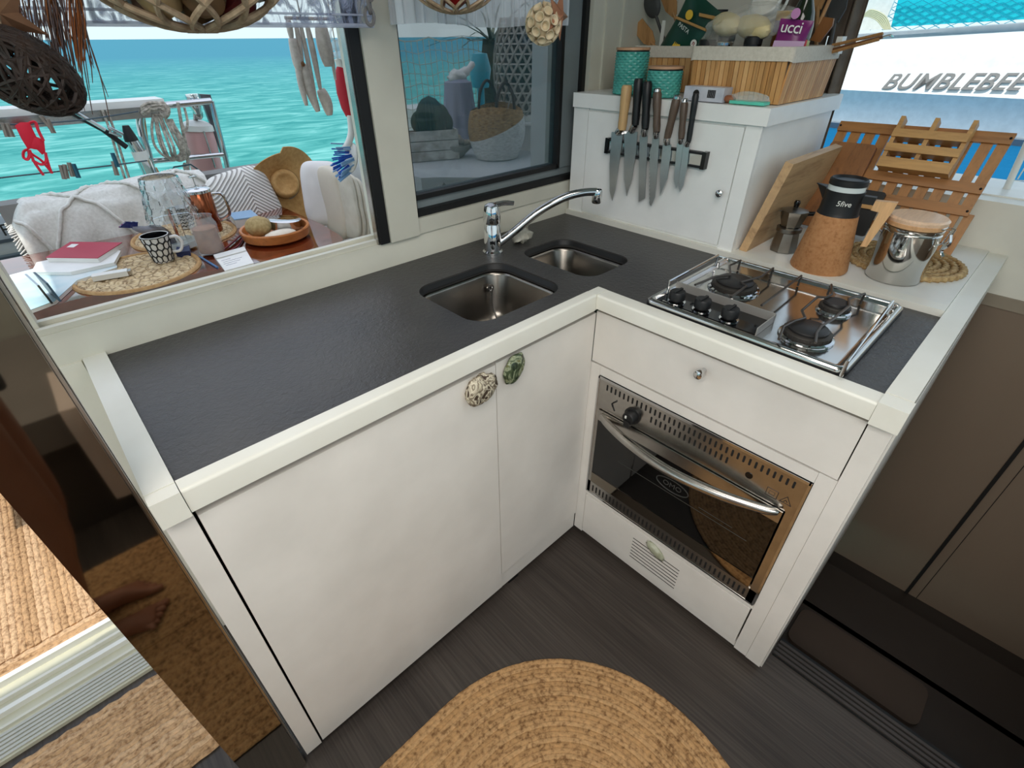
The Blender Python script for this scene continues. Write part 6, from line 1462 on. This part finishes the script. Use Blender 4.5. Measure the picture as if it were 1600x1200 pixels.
T = thing('clear_scoop', 'clear plastic scoop with ring handle hanging above the scrub brush', 'scoop', at(526, 60, y=.98))
cpl = Mat('clear_plastic', (232, 236, 236), .08, alpha=.4, spec=.9).m
b = MB(); b.tube([Bp(524 + 8 * cos(tau * k / 20), 52 + 12 * sin(tau * k / 20)) for k in range(20)], .004, 7, True); b.tube(spline([Bp(522, 64), Bp(528, 80), Bp(526, 92)], 5), [.008, .012, .016, .018, .016] * 2 + [.006], 10, flat=.5); part('scoop', b, cpl, T)
b = MB(); b.tube([Bp(524, 40), V((Bp(524, 40).x, .98, 2.03))], .0015, 5); part('cord', b, cordm, T)

# ================================================================== COCKPIT AND DOORWAY RUGS
def rows_rug(name, label, x0, x1, y0, y1, wd, along, mats, z=0.0, border=0):
    T = thing(name, label, 'rug', ((x0 + x1) / 2, (y0 + y1) / 2, z))
    def row(a, c_, along):
        L_ = (c_ - a).length; n = max(2, int(L_ / .022)); b = MB(); pts = []
        for i in range(n + 1):
            p = a.lerp(c_, i / n); o = .0016 * (-1) ** i
            pts.append(p + (V((o, 0, 0)) if along == 'y' else V((0, o, 0))))
        b.tube(pts, [wd * .56 * (1 + .10 * (-1) ** i) for i in range(n + 1)], 6)
        for v_ in b.b.verts: v_.co.z = z + .0045 + (v_.co.z) * .55
        return b
    k = 0
    if along == 'y':
        x = x0 + wd / 2
        while x < x1: part('braid', row(V((x, y0 + border, 0)), V((x, y1, 0)), 'y'), mats[random.randrange(len(mats))], T, 80); x += wd
        for j in range(int(border / wd)): part('braid', row(V((x0, y0 + (j + .5) * wd, 0)), V((x1, y0 + (j + .5) * wd, 0)), 'x'), mats[j % len(mats)], T, 80)
    else:
        y = y0 + wd / 2
        while y < y1: part('braid', row(V((x0, y, 0)), V((x1 - (.02 if y < y0 + wd else 0), y, 0)), 'x'), mats[random.randrange(len(mats))], T, 80); y += wd
    b = MB(); b.box(x0 + .005, x1 - .005, y0 + .005, y1 - .005, z - .0005, z + .003); part('backing', b, mats[0], T)
jl = [jute('pale_jute_a', (188, 152, 114), (140, 104, 72)), jute('pale_jute_b', (178, 142, 104), (130, 96, 64)), jute('pale_jute_c', (196, 162, 126), (150, 114, 80))]
rows_rug('jute_mat', 'pale braided jute mat on the cockpit floor beyond the door track', -2.4, -1.10, .745, 1.9, .0165, 'y', jl, 0.0, .052)
rows_rug('jute_mat', 'small pale jute mat just inside the doorway beside the dark panel', -2.0, -1.135, .165, .470, .0150, 'x', jl)

# ================================================================== SALOON SEAT AND THE PHOTOGRAPHER (seen only as reflections)
T = thing('saloon_settee', 'low dark settee with a pale throw behind the photographer', 'sofa', (-1.0, -1.5, 0))
b = MB(); b.box(-1.98, .0, -2.0, -1.25, 0, .36); part('base', b.bevel(.01), plain('settee_base', (70, 62, 56), .6), T)
b = MB(); b.box(-1.98, .0, -1.95, -1.22, .36, .48); part('seat', b.bevel(.03, 3), plain('settee_grey', (120, 112, 104), .85), T)
b = MB(); b.grid(lambda u, v: (-1.15 + .35 * u, -1.19 - .55 * max(0, v - .45) + .012 * sin(14 * u), .10 + .38 * min(1, v / .45) + .012 + .004 * sin(11 * u)), 26, 16); b.solid(.006); part('throw', b, plain('blush_throw', (214, 196, 182), .9), T)

skin = mottled('skin', (168, 116, 92), (156, 104, 80), 8, .5, .05); skin.node_tree.nodes['Principled BSDF'].inputs['Subsurface Weight'].default_value = .0
T = thing('person', 'barefoot person in a black bikini standing on the oval rug, mirrored in the dark panel', 'person', (-1.275, -.75, 0))
def skinned(name, verts, edges, radii, root, mat, par, lev=2):
    me = bpy.data.meshes.new(name); me.from_pydata([tuple(v) for v in verts], edges, [])
    o = bpy.data.objects.new(name, me); col.objects.link(o)
    md = o.modifiers.new('s', 'SKIN'); md.use_smooth_shade = True
    for i, r in enumerate(radii):
        sv = me.skin_vertices[0].data[i]; sv.radius = (r, r) if not isinstance(r, tuple) else r; sv.use_root = (i == root)
    o.modifiers.new('u', 'SUBSURF').levels = lev
    dg = bpy.context.evaluated_depsgraph_get(); m2 = bpy.data.meshes.new_from_object(o.evaluated_get(dg)); bpy.data.objects.remove(o)
    m2.materials.clear(); m2.materials.append(mat)
    for p in m2.polygons: p.use_smooth = True
    return m2
px0, py0 = -1.275, -.75
Vv = []; E_ = []; Rr = []
def vtx(p, r, to=None):
    Vv.append(V(p)); Rr.append(r)
    if to is not None: E_.append((to, len(Vv) - 1))
    return len(Vv) - 1
z_ = 0.007
pel = vtx((px0, py0, .93), (.150, .105))
wa = vtx((px0 - .015, py0, 1.07), (.120, .088), pel); ch = vtx((px0 - .055, py0, 1.24), (.140, .100), wa); ub = vtx((px0 - .085, py0, 1.36), (.105, .075), ch)
nk = vtx((px0 - .085, py0, 1.445), .048, ub); nk2 = vtx((px0 - .070, py0, 1.50), .046, nk)
hd1 = vtx((px0 - .060, py0, 1.57), (.074, .088), nk2); hd2 = vtx((px0 - .066, py0, 1.645), (.070, .086), hd1); hd3 = vtx((px0 - .074, py0, 1.69), (.045, .055), hd2)
for s_ in (1, -1):
    hp_ = vtx((px0 + .0, py0 + s_ * .085, .87), .098, pel); th_ = vtx((px0 + .015, py0 + s_ * .085, .70), .080, hp_); kn = vtx((px0 + .03, py0 + s_ * .072, .475), .055, th_)
    cf_ = vtx((px0 - .015, py0 + s_ * .068, .34), .056, kn); an = vtx((px0 - .05, py0 + s_ * .060, .095), .036, cf_); he = vtx((px0 - .055, py0 + s_ * .060, .045 + z_), .036, an)
    mf = vtx((px0 + .025, py0 + s_ * .063, .034 + z_), (.030, .026), he); bf = vtx((px0 + .080, py0 + s_ * .066, .020 + z_), (.040, .017), mf)
    for k in range(5):
        L_ = .052 - .007 * k; o = s_ * (.030 - .0165 * k) * -1
        t1 = vtx((px0 + .105 - .006 * k, py0 + s_ * .066 + o, .016 + z_), .012 - .0012 * k, bf); vtx((px0 + .105 + L_ * .7 - .008 * k, py0 + s_ * .066 + o * 1.08, .012 + z_), .010 - .001 * k, t1)
    sh = vtx((px0 - .085, py0 + s_ * .165, 1.365), .055, ub); el = vtx((px0 - .10, py0 + s_ * .225, 1.11), .040, sh)
    wr = vtx((px0 - .045, py0 + s_ * .240, .885), .027, el); ha = V((px0 - .030, py0 + s_ * .243, .815)); pm_ = vtx(ha, (.018, .033), wr)
    for k in range(4):
        o = (k - 1.5) * -.0175; L_ = (.060, .070, .066, .052)[k]
        a1 = vtx(ha + V((o, 0, -.040)), .0092, pm_); a2 = vtx(ha + V((o * .95 + .003, -s_ * .008, -.040 - L_ * .5)), .0085, a1); vtx(ha + V((o * .9 + .008, -s_ * .022, -.040 - L_ * .85)), .0075, a2)
    t1 = vtx(ha + V((.036, -s_ * .004, -.010)), .011, pm_); vtx(ha + V((.050, -s_ * .012, -.048)), .0095, t1)
me = skinned('body', Vv, E_, Rr, pel, skin, T)
link('body', me, T)
# face, hair, swimwear: features are set onto the head's own surface
from mathutils.bvhtree import BVHTree
bv = BVHTree.FromPolygons([v_.co.copy() for v_ in me.vertices], [tuple(p.vertices) for p in me.polygons])
def front(y, z): h = bv.ray_cast(V((px0 + 1, y, z)), V((-1, 0, 0))); return h[0] if h[0] is not None else V((px0, y, z))
def flank(s_, x, z): h = bv.ray_cast(V((x, py0 + s_, z)), V((0, -s_, 0))); return h[0] if h[0] is not None else V((x, py0, z))
zE = 1.605; hc_ = V((px0 - .062, py0, 1.60)); eyem = MT['white']; dk_ = plain('dark_eye', (40, 30, 26), .3); lipm = plain('lips', (150, 84, 76), .5)
q0, q1 = front(py0, zE + .010), front(py0, zE - .034)
b = MB(); b.prism([q0 + V((-.002, 0, 0)), q1 + V((-.004, -.013, 0)), q1 + V((.017, 0, .004)), q1 + V((-.004, .013, 0))], (-.008, 0, 0)); b.bevel(.003, 2, 20); part('nose', b, skin, T)
for s_ in (1, -1):
    q2 = front(py0 + s_ * .028, zE)
    b = MB(); b.ball(q2 + V((-.005, 0, 0)), .010, 12, 8, (.8, 1.25, .75)); q = part('eye', b, eyem, T)
    b = MB(); b.ball(q2 + V((.0005, 0, 0)), .0050, 10, 8, (.6, 1, 1)); part('iris', b, dk_, q)
    q3 = flank(s_, hc_.x - .005, zE - .012)
    b = MB(); b.ball(q3, .026, 12, 8, (.7, .35, 1.15)); part('ear', b, skin, T)
b = MB(); b.ball(front(py0, zE - .062) + V((-.003, 0, 0)), .019, 14, 8, (.35, 1.15, .34)); part('mouth', b, lipm, T)
hw = abs(flank(1, hc_.x, 1.62).y - py0); hl = front(py0, 1.63).x - hc_.x
b = MB(); b.ball((hc_.x - .012, py0, 1.632), 1.0, 28, 18, (hl + .022, hw + .016, .098), .05); hairm = mottled('brown_hair', (96, 66, 44), (60, 42, 30), 60, .6, .5, stretch=(1, 1, .2))
bmesh.ops.delete(b.b, geom=[v_ for v_ in b.b.verts if v_.co.x > hc_.x + .02 and v_.co.z < 1.665], context='VERTS'); b.tube(spline([hc_ + V((-.080, 0, .03)), hc_ + V((-.115, 0, -.05)), hc_ + V((-.105, 0, -.16)), hc_ + V((-.09, 0, -.24))], 5), [.03] * 5 + [.034] * 5 + [.026] * 5 + [.006], 10); part('hair', b, hairm, T)
bk = plain('black_lycra', (18, 18, 20), .6)
b = MB()
def brief(u, v):
    a = tau * u; z = .90 + .085 * v - .075 * abs(cos(a)) ** 3 * (1 - v) + .02 * (1 - v) * abs(sin(a)); return (px0 + .118 * cos(a), py0 + (.176 - .012 * v) * sin(a), z)
b.grid(brief, 48, 6, True); b.solid(.004); part('bikini_bottom', b, bk, T, 80)
b = MB(); b.grid(lambda u, v: (px0 - .050 + .116 * cos(tau * u), py0 + .152 * sin(tau * u), 1.20 + (.085 if cos(tau * u) > 0 else .03) * v), 48, 5, True); b.solid(.004); part('bikini_top', b, bk, T, 80)
